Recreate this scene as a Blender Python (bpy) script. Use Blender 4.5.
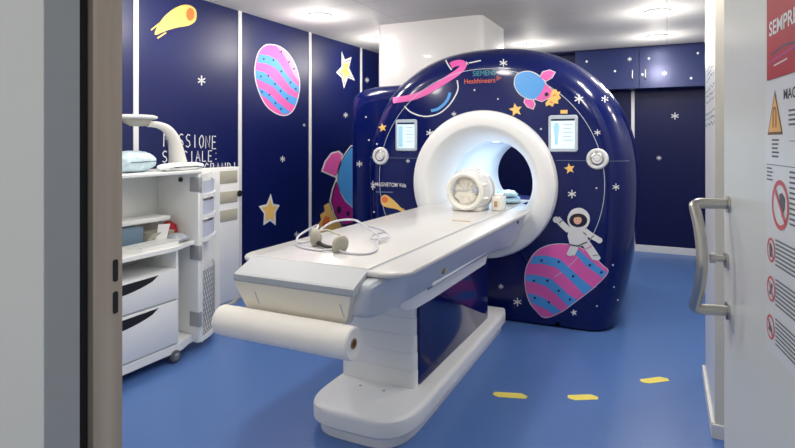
import bpy, bmesh, math, random
from mathutils import Vector, Matrix
random.seed(3)
S = bpy.context.scene
for o in list(bpy.data.objects): bpy.data.objects.remove(o)
COL = S.collection

# ------------------------------------------------------------------ camera
cam = bpy.data.cameras.new('camera'); camo = bpy.data.objects.new('camera', cam); COL.objects.link(camo)
camo.location = (0, 0, 1.45); camo.rotation_euler = (math.radians(90), 0, math.radians(25.94))
cam.sensor_width = 36; cam.lens = 36*554/795; cam.shift_y = -(224-141)/795; cam.clip_start = .02
S.camera = camo
# ------------------------------------------------------------------ world, exposure
w = bpy.data.worlds.new('world'); S.world = w; w.use_nodes = True
w.node_tree.nodes['Background'].inputs[0].default_value = (.96, .97, .95, 1)
w.node_tree.nodes['Background'].inputs[1].default_value = .62
S.view_settings.view_transform = 'Standard'; S.view_settings.look = 'None'
S.view_settings.gamma = 1; S.view_settings.use_curve_mapping = False
S.view_settings.exposure = -0.10
LAMP_W = 4.5; FILL_W = 14.5

# ------------------------------------------------------------------ materials
def lin(c):
    c = c/255
    return c/12.92 if c <= .04045 else ((c+.055)/1.055)**2.4
MATS = {}
def mat(name, rgb, rough=.5, metal=0, coat=0, emit=0, var=0, vscale=8, bump=0, bscale=60, stretch=None, alpha=1, trans=0, spec=.5):
    m = bpy.data.materials.new(name); m.use_nodes = True
    n = m.node_tree.nodes; l = m.node_tree.links; b = n['Principled BSDF']
    c = (lin(rgb[0]), lin(rgb[1]), lin(rgb[2]), 1)
    b.inputs['Base Color'].default_value = c
    b.inputs['Roughness'].default_value = rough; b.inputs['Metallic'].default_value = metal
    b.inputs['Coat Weight'].default_value = coat; b.inputs['Coat Roughness'].default_value = .05
    b.inputs['Specular IOR Level'].default_value = spec
    b.inputs['Alpha'].default_value = alpha; b.inputs['Transmission Weight'].default_value = trans
    if emit:
        b.inputs['Emission Color'].default_value = c; b.inputs['Emission Strength'].default_value = emit
    if var or bump:
        tc = n.new('ShaderNodeTexCoord'); mp = n.new('ShaderNodeMapping'); l.new(tc.outputs['Object'], mp.inputs[0])
        if stretch: mp.inputs['Scale'].default_value = stretch
        if var:
            t = n.new('ShaderNodeTexNoise'); t.inputs['Scale'].default_value = vscale; t.inputs['Detail'].default_value = 4
            l.new(mp.outputs[0], t.inputs[0])
            r = n.new('ShaderNodeValToRGB')
            r.color_ramp.elements[0].color = tuple(x*(1-var) for x in c[:3])+(1,); r.color_ramp.elements[1].color = tuple(min(1, x*(1+var)) for x in c[:3])+(1,)
            r.color_ramp.elements[0].position = .3; r.color_ramp.elements[1].position = .7
            l.new(t.outputs[0], r.inputs[0]); l.new(r.outputs[0], b.inputs['Base Color'])
        if bump:
            t = n.new('ShaderNodeTexNoise'); t.inputs['Scale'].default_value = bscale; l.new(mp.outputs[0], t.inputs[0])
            bp = n.new('ShaderNodeBump'); bp.inputs['Strength'].default_value = bump; bp.inputs['Distance'].default_value = .01
            l.new(t.outputs[0], bp.inputs['Height']); l.new(bp.outputs[0], b.inputs['Normal'])
    MATS[name] = m
    return m
mat('floor', (82, 118, 180), .36, var=.10, vscale=160, bump=.02, bscale=30)
mat('navywall', (4, 19, 80), .40, var=.05, vscale=3)
mat('navyback', (6, 16, 70), .45, spec=.3)
mat('navyglossy', (3, 19, 86), .16, coat=.25, spec=.3, var=.04, vscale=2)
mat('navycab', (20, 36, 90), .3, metal=.2)
mat('white', (226, 226, 226), .4); mat('whitegloss', (226, 225, 223), .25, coat=.3)
mat('tabletop', (210, 209, 207), .3, coat=.2); mat('plastic', (236, 237, 236), .42, bump=.02, bscale=250); mat('cart', (246, 247, 244), .45)
mat('cartin', (236, 237, 232), .55); mat('greyplastic', (176, 184, 196), .4); mat('rail', (250, 250, 250), .25); mat('sidegrey', (200, 205, 215), .38)
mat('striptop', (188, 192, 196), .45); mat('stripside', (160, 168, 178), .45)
mat('cream', (226, 222, 209), .45); mat('beige', (190, 186, 166), .55); mat('paper', (244, 241, 235), .8, bump=.12, bscale=14, stretch=(.6, 3, 3))
mat('core', (150, 120, 84), .8); mat('dark', (22, 22, 26), .6); mat('ink', (16, 20, 48), .5)
mat('steel', (190, 188, 182), .28, metal=1, bump=.03, bscale=40, stretch=(1, 1, .05)); mat('strike', (186, 172, 156), .5, metal=.2, var=.18, vscale=26, stretch=(1, 1, .06), bump=.1, bscale=50)
mat('jambgrey', (168, 172, 174), .6); mat('jamblight', (232, 231, 226), .6, var=.02, vscale=4); mat('leaf', (212, 216, 212), .32, var=.015, vscale=5)
mat('partition', (218, 221, 225), .3); mat('partedge', (226, 222, 208), .5)
mat('pink', (232, 98, 178), .4); mat('blue', (78, 158, 228), .4); mat('lilac', (214, 158, 218), .4); mat('magenta', (172, 28, 132), .4)
mat('gold', (246, 200, 110), .45); mat('orange', (240, 120, 52), .45); mat('navy', (24, 32, 88), .4); mat('skin', (236, 184, 156), .5); mat('hair', (56, 38, 32), .6)
mat('teal', (40, 140, 156), .4); mat('brandorange', (222, 96, 48), .4)
mat('yellowtape', (244, 226, 104), .55); mat('screen', (214, 236, 244), .15, emit=.45); mat('screenblue', (160, 206, 226), .15, emit=.4); mat('screendark', (40, 60, 84), .2); mat('bezel', (190, 200, 210), .35)
mat('bore', (222, 233, 246), .22, coat=.4); mat('funnel', (240, 240, 238), .35)
mat('coil', (240, 238, 230), .25, coat=.4); mat('coilshell', (240, 241, 240), .2, alpha=.75); mat('cushion', (240, 236, 224), .7, bump=.2, bscale=30)
mat('bluefilm', (198, 220, 230), .3, var=.16, vscale=22, bump=.4, bscale=26); mat('whitefilm', (240, 244, 246), .35, bump=.3, bscale=30)
mat('slate', (104, 128, 148), .6); mat('red', (180, 24, 40), .5); mat('signred', (172, 16, 34), .4, spec=.3, var=.06, vscale=6); mat('signwhite', (216, 220, 222), .3); mat('signink', (90, 94, 104), .6); mat('signblack', (40, 42, 50), .6)
mat('banred', (206, 96, 100), .5); mat('triyellow', (232, 176, 96), .5); mat('tribrown', (110, 74, 44), .5); mat('film', (190, 196, 204), .3, var=.35, vscale=60, bump=.3, bscale=60)
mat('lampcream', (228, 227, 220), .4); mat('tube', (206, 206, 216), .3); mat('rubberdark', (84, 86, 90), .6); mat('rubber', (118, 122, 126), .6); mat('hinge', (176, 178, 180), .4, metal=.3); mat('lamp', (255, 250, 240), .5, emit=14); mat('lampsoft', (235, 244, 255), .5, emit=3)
mat('pocket', (206, 212, 228), .4); mat('smudge', (190, 160, 110), .6); mat('headgrey', (176, 172, 158), .5)
# ceiling: light metal panels with thin joints
m = mat('ceiling', (202, 201, 199), .6, spec=.1)
n = m.node_tree.nodes; l = m.node_tree.links
tc = n.new('ShaderNodeTexCoord'); br = n.new('ShaderNodeTexBrick'); l.new(tc.outputs['Object'], br.inputs[0])
br.offset = 0; br.inputs['Scale'].default_value = 1; br.inputs['Brick Width'].default_value = 2.4; br.inputs['Row Height'].default_value = .6; br.inputs['Mortar Size'].default_value = .004
br.inputs['Color1'].default_value = br.inputs['Color2'].default_value = (lin(202), lin(201), lin(199), 1); br.inputs['Mortar'].default_value = (lin(165), lin(165), lin(165), 1)
l.new(br.outputs[0], n['Principled BSDF'].inputs['Base Color'])

# ------------------------------------------------------------------ helpers
ORG = {}
def new_obj(name, bm, m, parent=None, smooth=False):
    me = bpy.data.meshes.new(name)
    org = ORG[parent] if parent else Vector((0, 0, 0))
    bmesh.ops.translate(bm, verts=bm.verts, vec=-org)
    if smooth:
        for f in bm.faces: f.smooth = True
    bm.to_mesh(me); bm.free()
    for k in ([m] if isinstance(m, str) else m): me.materials.append(MATS[k])
    if smooth:
        try: me.set_sharp_from_angle(angle=math.radians(38))
        except Exception: pass
    o = bpy.data.objects.new(name, me); COL.objects.link(o)
    if parent: o.parent = parent
    ORG[o] = org if parent else Vector((0, 0, 0))
    return o
def obj(name, bm, m, parent=None, smooth=True, label=None):
    o = new_obj(name, bm, m, parent, smooth)
    if label: o['label'] = label
    return o
def single(name, bm, m, label, cat, group=None, smooth=True, loc=None):
    # a one-mesh thing, its origin at its base
    if loc is None:
        xs = [v.co for v in bm.verts]
        loc = Vector(((min(p.x for p in xs)+max(p.x for p in xs))/2, (min(p.y for p in xs)+max(p.y for p in xs))/2, min(p.z for p in xs)))
    bmesh.ops.translate(bm, verts=bm.verts, vec=-Vector(loc))
    o = new_obj(name, bm, m, None, smooth); o.location = loc; ORG[o] = Vector(loc)
    o['label'] = label; o['category'] = cat
    if group: o['group'] = group
    return o
def thing(name, label, cat, loc, group=None):
    o = bpy.data.objects.new(name, None); COL.objects.link(o); o.location = loc; o.empty_display_size = .1
    o['label'] = label; o['category'] = cat
    if group: o['group'] = group
    ORG[o] = Vector(loc)
    return o
def struct(name, bm, m, parent=None, smooth=False):
    o = new_obj(name, bm, m, parent, smooth)
    if not parent: o['kind'] = 'structure'
    return o
def B(): return bmesh.new()
def box(bm, x0, x1, y0, y1, z0, z1, bev=0, seg=2, mi=0):
    r = bmesh.ops.create_cube(bm, size=1); vs = r['verts']
    for v in vs:
        v.co = Vector(((x0+x1)/2+v.co.x*(x1-x0), (y0+y1)/2+v.co.y*(y1-y0), (z0+z1)/2+v.co.z*(z1-z0)))
    fs = {f for v in vs for f in v.link_faces}
    for f in fs: f.material_index = mi
    if bev:
        es = list({e for v in vs for e in v.link_edges})
        bmesh.ops.bevel(bm, geom=es, offset=bev, segments=seg, affect='EDGES', profile=.5, material=mi)
    return bm
def loft(bm, secs, cap=True, mi=0, closed=False):
    rows = [[bm.verts.new(p) for p in s] for s in secs]
    n = len(rows[0]); m_ = len(rows)
    for i in range(m_ if closed else m_-1):
        a, b = rows[i], rows[(i+1) % m_]
        for k in range(n):
            f = bm.faces.new((a[k], a[(k+1) % n], b[(k+1) % n], b[k])); f.material_index = mi
    if cap and not closed:
        f = bm.faces.new(rows[0][::-1]); f.material_index = mi
        f = bm.faces.new(rows[-1]); f.material_index = mi
    bmesh.ops.recalc_face_normals(bm, faces=bm.faces)
    return bm
def spline(pts, n=6, closed=False):
    P = [Vector(p) for p in pts]; m_ = len(P); out = []
    g = (lambda i: P[i % m_]) if closed else (lambda i: P[min(max(i, 0), m_-1)])
    for i in range(m_ if closed else m_-1):
        a, b, c, d = g(i-1), g(i), g(i+1), g(i+2)
        for k in range(n):
            t = k/n
            out.append(.5*(2*b+(c-a)*t+(2*a-5*b+4*c-d)*t*t+(3*b-a-3*c+d)*t**3))
    if not closed: out.append(P[-1])
    return out
def tube(bm, pts, r, seg=10, mi=0, closed=False, flat=1.0):
    P = [Vector(p) for p in pts]; m_ = len(P)
    rs = r if isinstance(r, (list, tuple)) else [r]*m_
    secs = []; u = None
    for i, p in enumerate(P):
        if closed: t = (P[(i+1) % m_]-P[i-1]).normalized()
        else: t = (P[min(i+1, m_-1)]-P[max(i-1, 0)]).normalized()
        if u is None:
            u = t.cross(Vector((0, 0, 1)))
            if u.length < 1e-3: u = t.cross(Vector((0, 1, 0)))
            u.normalize()
        else:
            u = (u-t*u.dot(t)).normalized()
        v = t.cross(u)
        secs.append([p+u*(rs[i]*math.cos(2*math.pi*k/seg))+v*(rs[i]*flat*math.sin(2*math.pi*k/seg)) for k in range(seg)])
    return loft(bm, secs, True, mi, closed)
def lathe(bm, prof, c, axis='y', seg=48, mi=0, closed=False, a0=0, a1=2*math.pi):
    # prof: (r, h) pairs around an axis through c
    full = abs(a1-a0-2*math.pi) < 1e-6
    secs = []
    for i in range(seg if full else seg+1):
        a = a0+(a1-a0)*i/seg; row = []
        for r, h in prof:
            if axis == 'y': row.append((c[0]+r*math.cos(a), c[1]+h, c[2]+r*math.sin(a)))
            elif axis == 'z': row.append((c[0]+r*math.cos(a), c[1]+r*math.sin(a), c[2]+h))
            else: row.append((c[0]+h, c[1]+r*math.cos(a), c[2]+r*math.sin(a)))
        secs.append([bm.verts.new(p) for p in row])
    n_ = len(secs)
    for i in range(n_ if full else n_-1):
        a, b = secs[i], secs[(i+1) % n_]
        for k in range(len(prof)-(0 if closed else 1)):
            k2 = (k+1) % len(prof)
            f = bm.faces.new((a[k], a[k2], b[k2], b[k])); f.material_index = mi
    bmesh.ops.remove_doubles(bm, verts=bm.verts, dist=1e-5)
    bmesh.ops.recalc_face_normals(bm, faces=bm.faces)
    return bm
def rod(bm, p0, p1, r, seg=16, mi=0): return tube(bm, [p0, p1], r, seg, mi)
def rrect(cx, cy, hx, hy, r, n=6):
    out = []
    for (sx, sy, a0) in ((1, 1, 0), (-1, 1, 90), (-1, -1, 180), (1, -1, 270)):
        for k in range(n+1):
            a = math.radians(a0+90*k/n)
            out.append((cx+sx*(hx-r)+r*math.cos(a), cy+sy*(hy-r)+r*math.sin(a)))
    return out
def slab(bm, poly, z0, z1, bev=0, mi=0):
    # vertical prism from an xy outline, with softened top edge
    if not bev: return loft(bm, [[(x, y, z0) for x, y in poly], [(x, y, z1) for x, y in poly]], True, mi)
    cx = sum(p[0] for p in poly)/len(poly); cy = sum(p[1] for p in poly)/len(poly)
    hx = max(abs(p[0]-cx) for p in poly); hy = max(abs(p[1]-cy) for p in poly)
    ins = lambda d: [(cx+(x-cx)*(1-d/hx), cy+(y-cy)*(1-d/hy)) for x, y in poly]
    secs = [[(x, y, z0) for x, y in poly]]
    for k in range(5):
        a = math.pi/2*k/4
        secs.append([(x, y, z1-bev+bev*math.sin(a)) for x, y in ins(bev*(1-math.cos(a)))])
    return loft(bm, secs, True, mi)
# --- flat prints: polygons laid on a surface given by fn(a, b, lift)
def printed(layers, fn, maxlen=None, lift=.0012):
    names = []; bm = B()
    for lv, mn, poly in layers:
        if mn not in names: names.append(mn)
        mi = names.index(mn)
        t = bmesh.new(); vs = [t.verts.new((p[0], p[1], 0)) for p in poly]
        try: t.faces.new(vs)
        except ValueError:
            t.free(); continue
        bmesh.ops.triangulate(t, faces=t.faces)
        if maxlen:
            for _ in range(5):
                es = [e for e in t.edges if e.calc_length() > maxlen]
                if not es: break
                bmesh.ops.subdivide_edges(t, edges=es, cuts=1); bmesh.ops.triangulate(t, faces=t.faces)
        mp = {}
        for v in t.verts: mp[v] = bm.verts.new(fn(v.co.x, v.co.y, lift*(lv+1)))
        for f in t.faces:
            try: g = bm.faces.new([mp[v] for v in f.verts]); g.material_index = mi
            except ValueError: pass
        t.free()
    return bm, names
def font_polys(txt, size, x0, z0, width=None, mn='white', height=None, level=0, bold=0):
    cu = bpy.data.curves.new('lettering', 'FONT'); cu.body = txt; cu.size = 1; cu.offset = bold
    o = bpy.data.objects.new('lettering', cu)
    me = bpy.data.meshes.new_from_object(o)
    xs = [v.co.x for v in me.vertices]; ys = [v.co.y for v in me.vertices]
    sx = width/(max(xs)-min(xs)) if width else size; sy = height/(max(ys)-min(ys)) if height else (sx if size is None else size)
    res = [(level, mn, [(x0+(me.vertices[i].co.x-min(xs))*sx, z0+(me.vertices[i].co.y-min(ys))*sy) for i in p.vertices]) for p in me.polygons]
    bpy.data.objects.remove(o); bpy.data.curves.remove(cu); bpy.data.meshes.remove(me)
    return res
def rib(pts, wd, mn='white', level=0):
    out = []
    L = []; R = []
    for i, p in enumerate(pts):
        a = pts[max(0, i-1)]; b = pts[min(len(pts)-1, i+1)]
        dx, dy = b[0]-a[0], b[1]-a[1]; q = math.hypot(dx, dy) or 1
        L.append((p[0]-dy/q*wd/2, p[1]+dx/q*wd/2)); R.append((p[0]+dy/q*wd/2, p[1]-dx/q*wd/2))
    for i in range(len(pts)-1): out.append((level, mn, [L[i], L[i+1], R[i+1], R[i]]))
    return out
def disc(c, rx, ry=None, mn='white', level=0, n=20):
    ry = ry or rx
    return [(level, mn, [(c[0]+rx*math.cos(2*math.pi*i/n), c[1]+ry*math.sin(2*math.pi*i/n)) for i in range(n)])]
def ring2(c, r0, r1, k=1, mn='white', level=0, n=24):
    out = []
    for i in range(n):
        a, b = 2*math.pi*i/n, 2*math.pi*(i+1)/n
        out.append((level, mn, [(c[0]+r0*k*math.cos(a), c[1]+r0*math.sin(a)), (c[0]+r1*k*math.cos(a), c[1]+r1*math.sin(a)), (c[0]+r1*k*math.cos(b), c[1]+r1*math.sin(b)), (c[0]+r0*k*math.cos(b), c[1]+r0*math.sin(b))]))
    return out
DECALS = {
 'planet_g': [(0, 'white', [(-0.86, 0.063), (-0.888, 0.07), (-0.91, 0.089), (-0.931, 0.11), (-0.952, 0.131), (-0.971, 0.155), (-0.988, 0.184), (-1, 0.218), (-1.009, 0.256), (-1.015, 0.294), (-1.019, 0.333), (-1.019, 0.372), (-1.015, 0.408), (-1.009, 0.439), (-1, 0.466), (-0.988, 0.492), (-0.974, 0.519), (-0.958, 0.546), (-0.94, 0.569), (-0.919, 0.59), (-0.896, 0.608), (-0.868, 0.624), (-0.836, 0.638), (-0.799, 0.649), (-0.759, 0.656), (-0.714, 0.659), (-0.666, 0.658), (-0.622, 0.651), (-0.585, 0.637), (-0.551, 0.618), (-0.519, 0.596), (-0.487, 0.57), (-0.457, 0.542), (-0.432, 0.518), (-0.414, 0.503), (-0.401, 0.493), (-0.395, 0.481), (-0.396, 0.465), (-0.403, 0.448), (-0.418, 0.426), (-0.445, 0.394), (-0.48, 0.355), (-0.518, 0.316), (-0.557, 0.28), (-0.598, 0.243), (-0.637, 0.208), (-0.673, 0.175), (-0.708, 0.144), (-0.744, 0.117), (-0.784, 0.093), (-0.824, 0.072)]), (1, 'pink', [(-0.858, 0.069), (-0.886, 0.076), (-0.908, 0.094), (-0.928, 0.115), (-0.949, 0.136), (-0.967, 0.16), (-0.983, 0.188), (-0.995, 0.221), (-1.004, 0.258), (-1.01, 0.296), (-1.013, 0.334), (-1.013, 0.373), (-1.01, 0.408), (-1.004, 0.438), (-0.995, 0.464), (-0.983, 0.49), (-0.97, 0.517), (-0.954, 0.543), (-0.936, 0.566), (-0.916, 0.586), (-0.893, 0.604), (-0.866, 0.619), (-0.834, 0.633), (-0.798, 0.644), (-0.759, 0.651), (-0.715, 0.654), (-0.668, 0.653), (-0.625, 0.646), (-0.588, 0.633), (-0.554, 0.614), (-0.523, 0.593), (-0.491, 0.567), (-0.461, 0.54), (-0.437, 0.516), (-0.419, 0.502), (-0.406, 0.492), (-0.4, 0.48), (-0.4, 0.465), (-0.408, 0.448), (-0.423, 0.426), (-0.45, 0.394), (-0.485, 0.356), (-0.523, 0.318), (-0.561, 0.282), (-0.601, 0.247), (-0.64, 0.213), (-0.675, 0.18), (-0.709, 0.149), (-0.744, 0.122), (-0.783, 0.098), (-0.823, 0.078)]), (2, 'blue', [(-0.651, 0.644), (-0.595, 0.61), (-0.523, 0.547), (-0.451, 0.493), (-0.407, 0.465), (-0.43, 0.421), (-0.48, 0.452), (-0.552, 0.499), (-0.61, 0.562), (-0.662, 0.62)]), (2, 'blue', [(-0.944, 0.545), (-0.85, 0.556), (-0.744, 0.535), (-0.654, 0.458), (-0.581, 0.396), (-0.505, 0.338), (-0.569, 0.279), (-0.61, 0.324), (-0.699, 0.408), (-0.774, 0.47), (-0.881, 0.487), (-0.98, 0.478)]), (2, 'blue', [(-1.008, 0.392), (-0.912, 0.394), (-0.82, 0.38), (-0.744, 0.325), (-0.684, 0.27), (-0.617, 0.234), (-0.684, 0.175), (-0.721, 0.211), (-0.774, 0.259), (-0.85, 0.314), (-0.928, 0.332), (-1.008, 0.339)]), (2, 'blue', [(-0.997, 0.246), (-0.912, 0.236), (-0.835, 0.205), (-0.774, 0.158), (-0.736, 0.133), (-0.797, 0.1), (-0.835, 0.127), (-0.897, 0.15), (-0.969, 0.173)]), (3, 'ink', [(-0.876, 0.514), (-0.879, 0.507), (-0.886, 0.503), (-0.893, 0.506), (-0.896, 0.512), (-0.893, 0.52), (-0.886, 0.524), (-0.879, 0.521)]), (3, 'ink', [(-0.745, 0.515), (-0.747, 0.508), (-0.754, 0.504), (-0.761, 0.506), (-0.764, 0.513), (-0.761, 0.521), (-0.754, 0.524), (-0.747, 0.522)]), (3, 'ink', [(-0.516, 0.511), (-0.519, 0.504), (-0.526, 0.5), (-0.532, 0.503), (-0.535, 0.509), (-0.532, 0.516), (-0.526, 0.52), (-0.519, 0.518)]), (3, 'ink', [(-0.637, 0.414), (-0.64, 0.406), (-0.647, 0.403), (-0.654, 0.405), (-0.656, 0.412), (-0.654, 0.419), (-0.647, 0.423), (-0.64, 0.42)]), (3, 'ink', [(-0.934, 0.349), (-0.937, 0.341), (-0.944, 0.338), (-0.951, 0.34), (-0.954, 0.347), (-0.951, 0.354), (-0.944, 0.358), (-0.937, 0.356)]), (3, 'ink', [(-0.83, 0.36), (-0.833, 0.352), (-0.84, 0.349), (-0.847, 0.351), (-0.85, 0.358), (-0.847, 0.365), (-0.84, 0.369), (-0.833, 0.367)]), (3, 'ink', [(-0.745, 0.291), (-0.748, 0.283), (-0.754, 0.28), (-0.761, 0.282), (-0.764, 0.289), (-0.761, 0.296), (-0.754, 0.3), (-0.748, 0.298)]), (3, 'ink', [(-0.435, 0.463), (-0.438, 0.456), (-0.444, 0.453), (-0.45, 0.455), (-0.453, 0.462), (-0.45, 0.469), (-0.444, 0.473), (-0.438, 0.47)]), (3, 'ink', [(-0.927, 0.215), (-0.93, 0.207), (-0.937, 0.203), (-0.945, 0.206), (-0.948, 0.212), (-0.945, 0.22), (-0.937, 0.224), (-0.93, 0.222)]), (3, 'ink', [(-0.818, 0.193), (-0.821, 0.186), (-0.828, 0.182), (-0.835, 0.184), (-0.837, 0.191), (-0.835, 0.198), (-0.827, 0.202), (-0.82, 0.2)]), (3, 'ink', [(-0.661, 0.233), (-0.664, 0.226), (-0.671, 0.222), (-0.677, 0.224), (-0.68, 0.231), (-0.677, 0.239), (-0.671, 0.242), (-0.664, 0.24)]), (3, 'ink', [(-0.622, 0.608), (-0.625, 0.6), (-0.632, 0.597), (-0.639, 0.599), (-0.641, 0.606), (-0.639, 0.613), (-0.632, 0.617), (-0.625, 0.614)])],
 'astronaut_g': [(4, 'white', [(-0.662, 0.783), (-0.675, 0.793), (-0.705, 0.755), (-0.693, 0.744)]), (4, 'white', [(-0.675, 0.793), (-0.692, 0.808), (-0.723, 0.77), (-0.705, 0.755)]), (4, 'white', [(-0.692, 0.808), (-0.708, 0.822), (-0.741, 0.786), (-0.723, 0.77)]), (4, 'white', [(-0.708, 0.822), (-0.723, 0.838), (-0.758, 0.803), (-0.741, 0.786)]), (4, 'white', [(-0.723, 0.838), (-0.738, 0.855), (-0.774, 0.821), (-0.758, 0.803)]), (4, 'white', [(-0.738, 0.855), (-0.749, 0.867), (-0.785, 0.833), (-0.774, 0.821)]), (4, 'white', [(-0.576, 0.754), (-0.565, 0.745), (-0.539, 0.779), (-0.55, 0.788)]), (4, 'white', [(-0.565, 0.745), (-0.548, 0.731), (-0.523, 0.767), (-0.539, 0.779)]), (4, 'white', [(-0.548, 0.731), (-0.529, 0.717), (-0.507, 0.755), (-0.523, 0.767)]), (4, 'white', [(-0.529, 0.717), (-0.506, 0.704), (-0.486, 0.743), (-0.507, 0.755)]), (4, 'white', [(-0.506, 0.704), (-0.482, 0.692), (-0.462, 0.73), (-0.486, 0.743)]), (4, 'white', [(-0.482, 0.692), (-0.465, 0.683), (-0.446, 0.722), (-0.462, 0.73)]), (4, 'white', [(-0.661, 0.696), (-0.663, 0.68), (-0.604, 0.677), (-0.602, 0.693)]), (4, 'white', [(-0.663, 0.68), (-0.666, 0.659), (-0.607, 0.653), (-0.604, 0.677)]), (4, 'white', [(-0.666, 0.659), (-0.669, 0.641), (-0.612, 0.627), (-0.607, 0.653)]), (4, 'white', [(-0.669, 0.641), (-0.676, 0.625), (-0.621, 0.603), (-0.612, 0.627)]), (4, 'white', [(-0.676, 0.625), (-0.684, 0.607), (-0.631, 0.582), (-0.621, 0.603)]), (4, 'white', [(-0.684, 0.607), (-0.69, 0.594), (-0.637, 0.569), (-0.631, 0.582)]), (4, 'white', [(-0.596, 0.679), (-0.586, 0.665), (-0.538, 0.705), (-0.548, 0.719)]), (4, 'white', [(-0.586, 0.665), (-0.571, 0.645), (-0.523, 0.684), (-0.538, 0.705)]), (4, 'white', [(-0.571, 0.645), (-0.555, 0.623), (-0.507, 0.662), (-0.523, 0.684)]), (4, 'white', [(-0.555, 0.623), (-0.538, 0.597), (-0.489, 0.635), (-0.507, 0.662)]), (4, 'white', [(-0.538, 0.597), (-0.519, 0.569), (-0.471, 0.607), (-0.489, 0.635)]), (4, 'white', [(-0.519, 0.569), (-0.506, 0.549), (-0.458, 0.587), (-0.471, 0.607)]), (4, 'white', [(-0.682, 0.783), (-0.625, 0.803), (-0.567, 0.795), (-0.54, 0.744), (-0.54, 0.665), (-0.602, 0.644), (-0.671, 0.656), (-0.687, 0.715)]), (4, 'white', [(-0.75, 0.842), (-0.752, 0.831), (-0.759, 0.822), (-0.768, 0.816), (-0.779, 0.816), (-0.789, 0.82), (-0.796, 0.828), (-0.798, 0.839), (-0.796, 0.85), (-0.789, 0.859), (-0.779, 0.864), (-0.768, 0.865), (-0.759, 0.86), (-0.752, 0.852)]), (4, 'white', [(-0.436, 0.704), (-0.438, 0.694), (-0.444, 0.686), (-0.453, 0.681), (-0.462, 0.68), (-0.471, 0.684), (-0.477, 0.691), (-0.479, 0.701), (-0.477, 0.711), (-0.471, 0.719), (-0.462, 0.724), (-0.453, 0.725), (-0.444, 0.721), (-0.438, 0.714)]), (4, 'white', [(-0.643, 0.588), (-0.646, 0.578), (-0.653, 0.57), (-0.663, 0.565), (-0.674, 0.564), (-0.684, 0.568), (-0.691, 0.574), (-0.694, 0.584), (-0.691, 0.593), (-0.684, 0.601), (-0.674, 0.606), (-0.663, 0.607), (-0.653, 0.604), (-0.646, 0.597)]), (4, 'white', [(-0.449, 0.571), (-0.452, 0.562), (-0.46, 0.554), (-0.471, 0.55), (-0.484, 0.549), (-0.495, 0.551), (-0.503, 0.557), (-0.506, 0.566), (-0.503, 0.575), (-0.495, 0.582), (-0.484, 0.587), (-0.471, 0.588), (-0.46, 0.585), (-0.452, 0.579)]), (5, 'white', [(-0.525, 0.857), (-0.529, 0.83), (-0.54, 0.804), (-0.558, 0.784), (-0.581, 0.77), (-0.606, 0.764), (-0.632, 0.766), (-0.655, 0.777), (-0.673, 0.796), (-0.685, 0.82), (-0.689, 0.847), (-0.685, 0.875), (-0.673, 0.901), (-0.655, 0.922), (-0.632, 0.935), (-0.606, 0.941), (-0.581, 0.938), (-0.558, 0.926), (-0.54, 0.908), (-0.528, 0.884)]), (6, 'ink', [(-0.543, 0.849), (-0.547, 0.831), (-0.558, 0.814), (-0.575, 0.801), (-0.597, 0.794), (-0.62, 0.792), (-0.642, 0.797), (-0.66, 0.808), (-0.671, 0.823), (-0.675, 0.841), (-0.671, 0.859), (-0.66, 0.876), (-0.642, 0.889), (-0.62, 0.896), (-0.597, 0.897), (-0.575, 0.892), (-0.558, 0.882), (-0.547, 0.866)]), (7, 'skin', [(-0.583, 0.849), (-0.586, 0.834), (-0.595, 0.822), (-0.606, 0.815), (-0.62, 0.814), (-0.632, 0.82), (-0.64, 0.831), (-0.643, 0.845), (-0.64, 0.86), (-0.632, 0.872), (-0.62, 0.879), (-0.606, 0.88), (-0.595, 0.874), (-0.586, 0.863)]), (8, 'hair', [(-0.645, 0.862), (-0.636, 0.887), (-0.608, 0.893), (-0.581, 0.88), (-0.579, 0.861), (-0.602, 0.872), (-0.625, 0.868)]), (8, 'ink', [(-0.619, 0.849), (-0.621, 0.846), (-0.624, 0.846), (-0.626, 0.849), (-0.624, 0.852), (-0.621, 0.852)]), (8, 'ink', [(-0.598, 0.85), (-0.6, 0.847), (-0.603, 0.847), (-0.605, 0.85), (-0.603, 0.853), (-0.6, 0.853)]), (8, 'pink', [(-0.625, 0.828), (-0.611, 0.824), (-0.611, 0.828), (-0.624, 0.831)]), (8, 'pink', [(-0.611, 0.824), (-0.599, 0.829), (-0.6, 0.833), (-0.611, 0.828)]), (6, 'ink', [(-0.678, 0.651), (-0.613, 0.644), (-0.614, 0.652), (-0.677, 0.659)]), (6, 'ink', [(-0.613, 0.644), (-0.543, 0.68), (-0.546, 0.688), (-0.614, 0.652)]), (6, 'ink', [(-0.516, 0.71), (-0.493, 0.736), (-0.497, 0.74), (-0.52, 0.714)]), (6, 'ink', [(-0.574, 0.756), (-0.551, 0.732), (-0.547, 0.736), (-0.57, 0.761)]), (6, 'ink', [(-0.746, 0.817), (-0.723, 0.836), (-0.726, 0.841), (-0.75, 0.822)]), (6, 'pink', [(-0.566, 0.62), (-0.53, 0.642), (-0.533, 0.647), (-0.569, 0.625)]), (6, 'pink', [(-0.53, 0.642), (-0.507, 0.658), (-0.51, 0.663), (-0.533, 0.647)]), (6, 'ink', [(-0.504, 0.583), (-0.466, 0.591), (-0.467, 0.595), (-0.505, 0.587)])],
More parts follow.
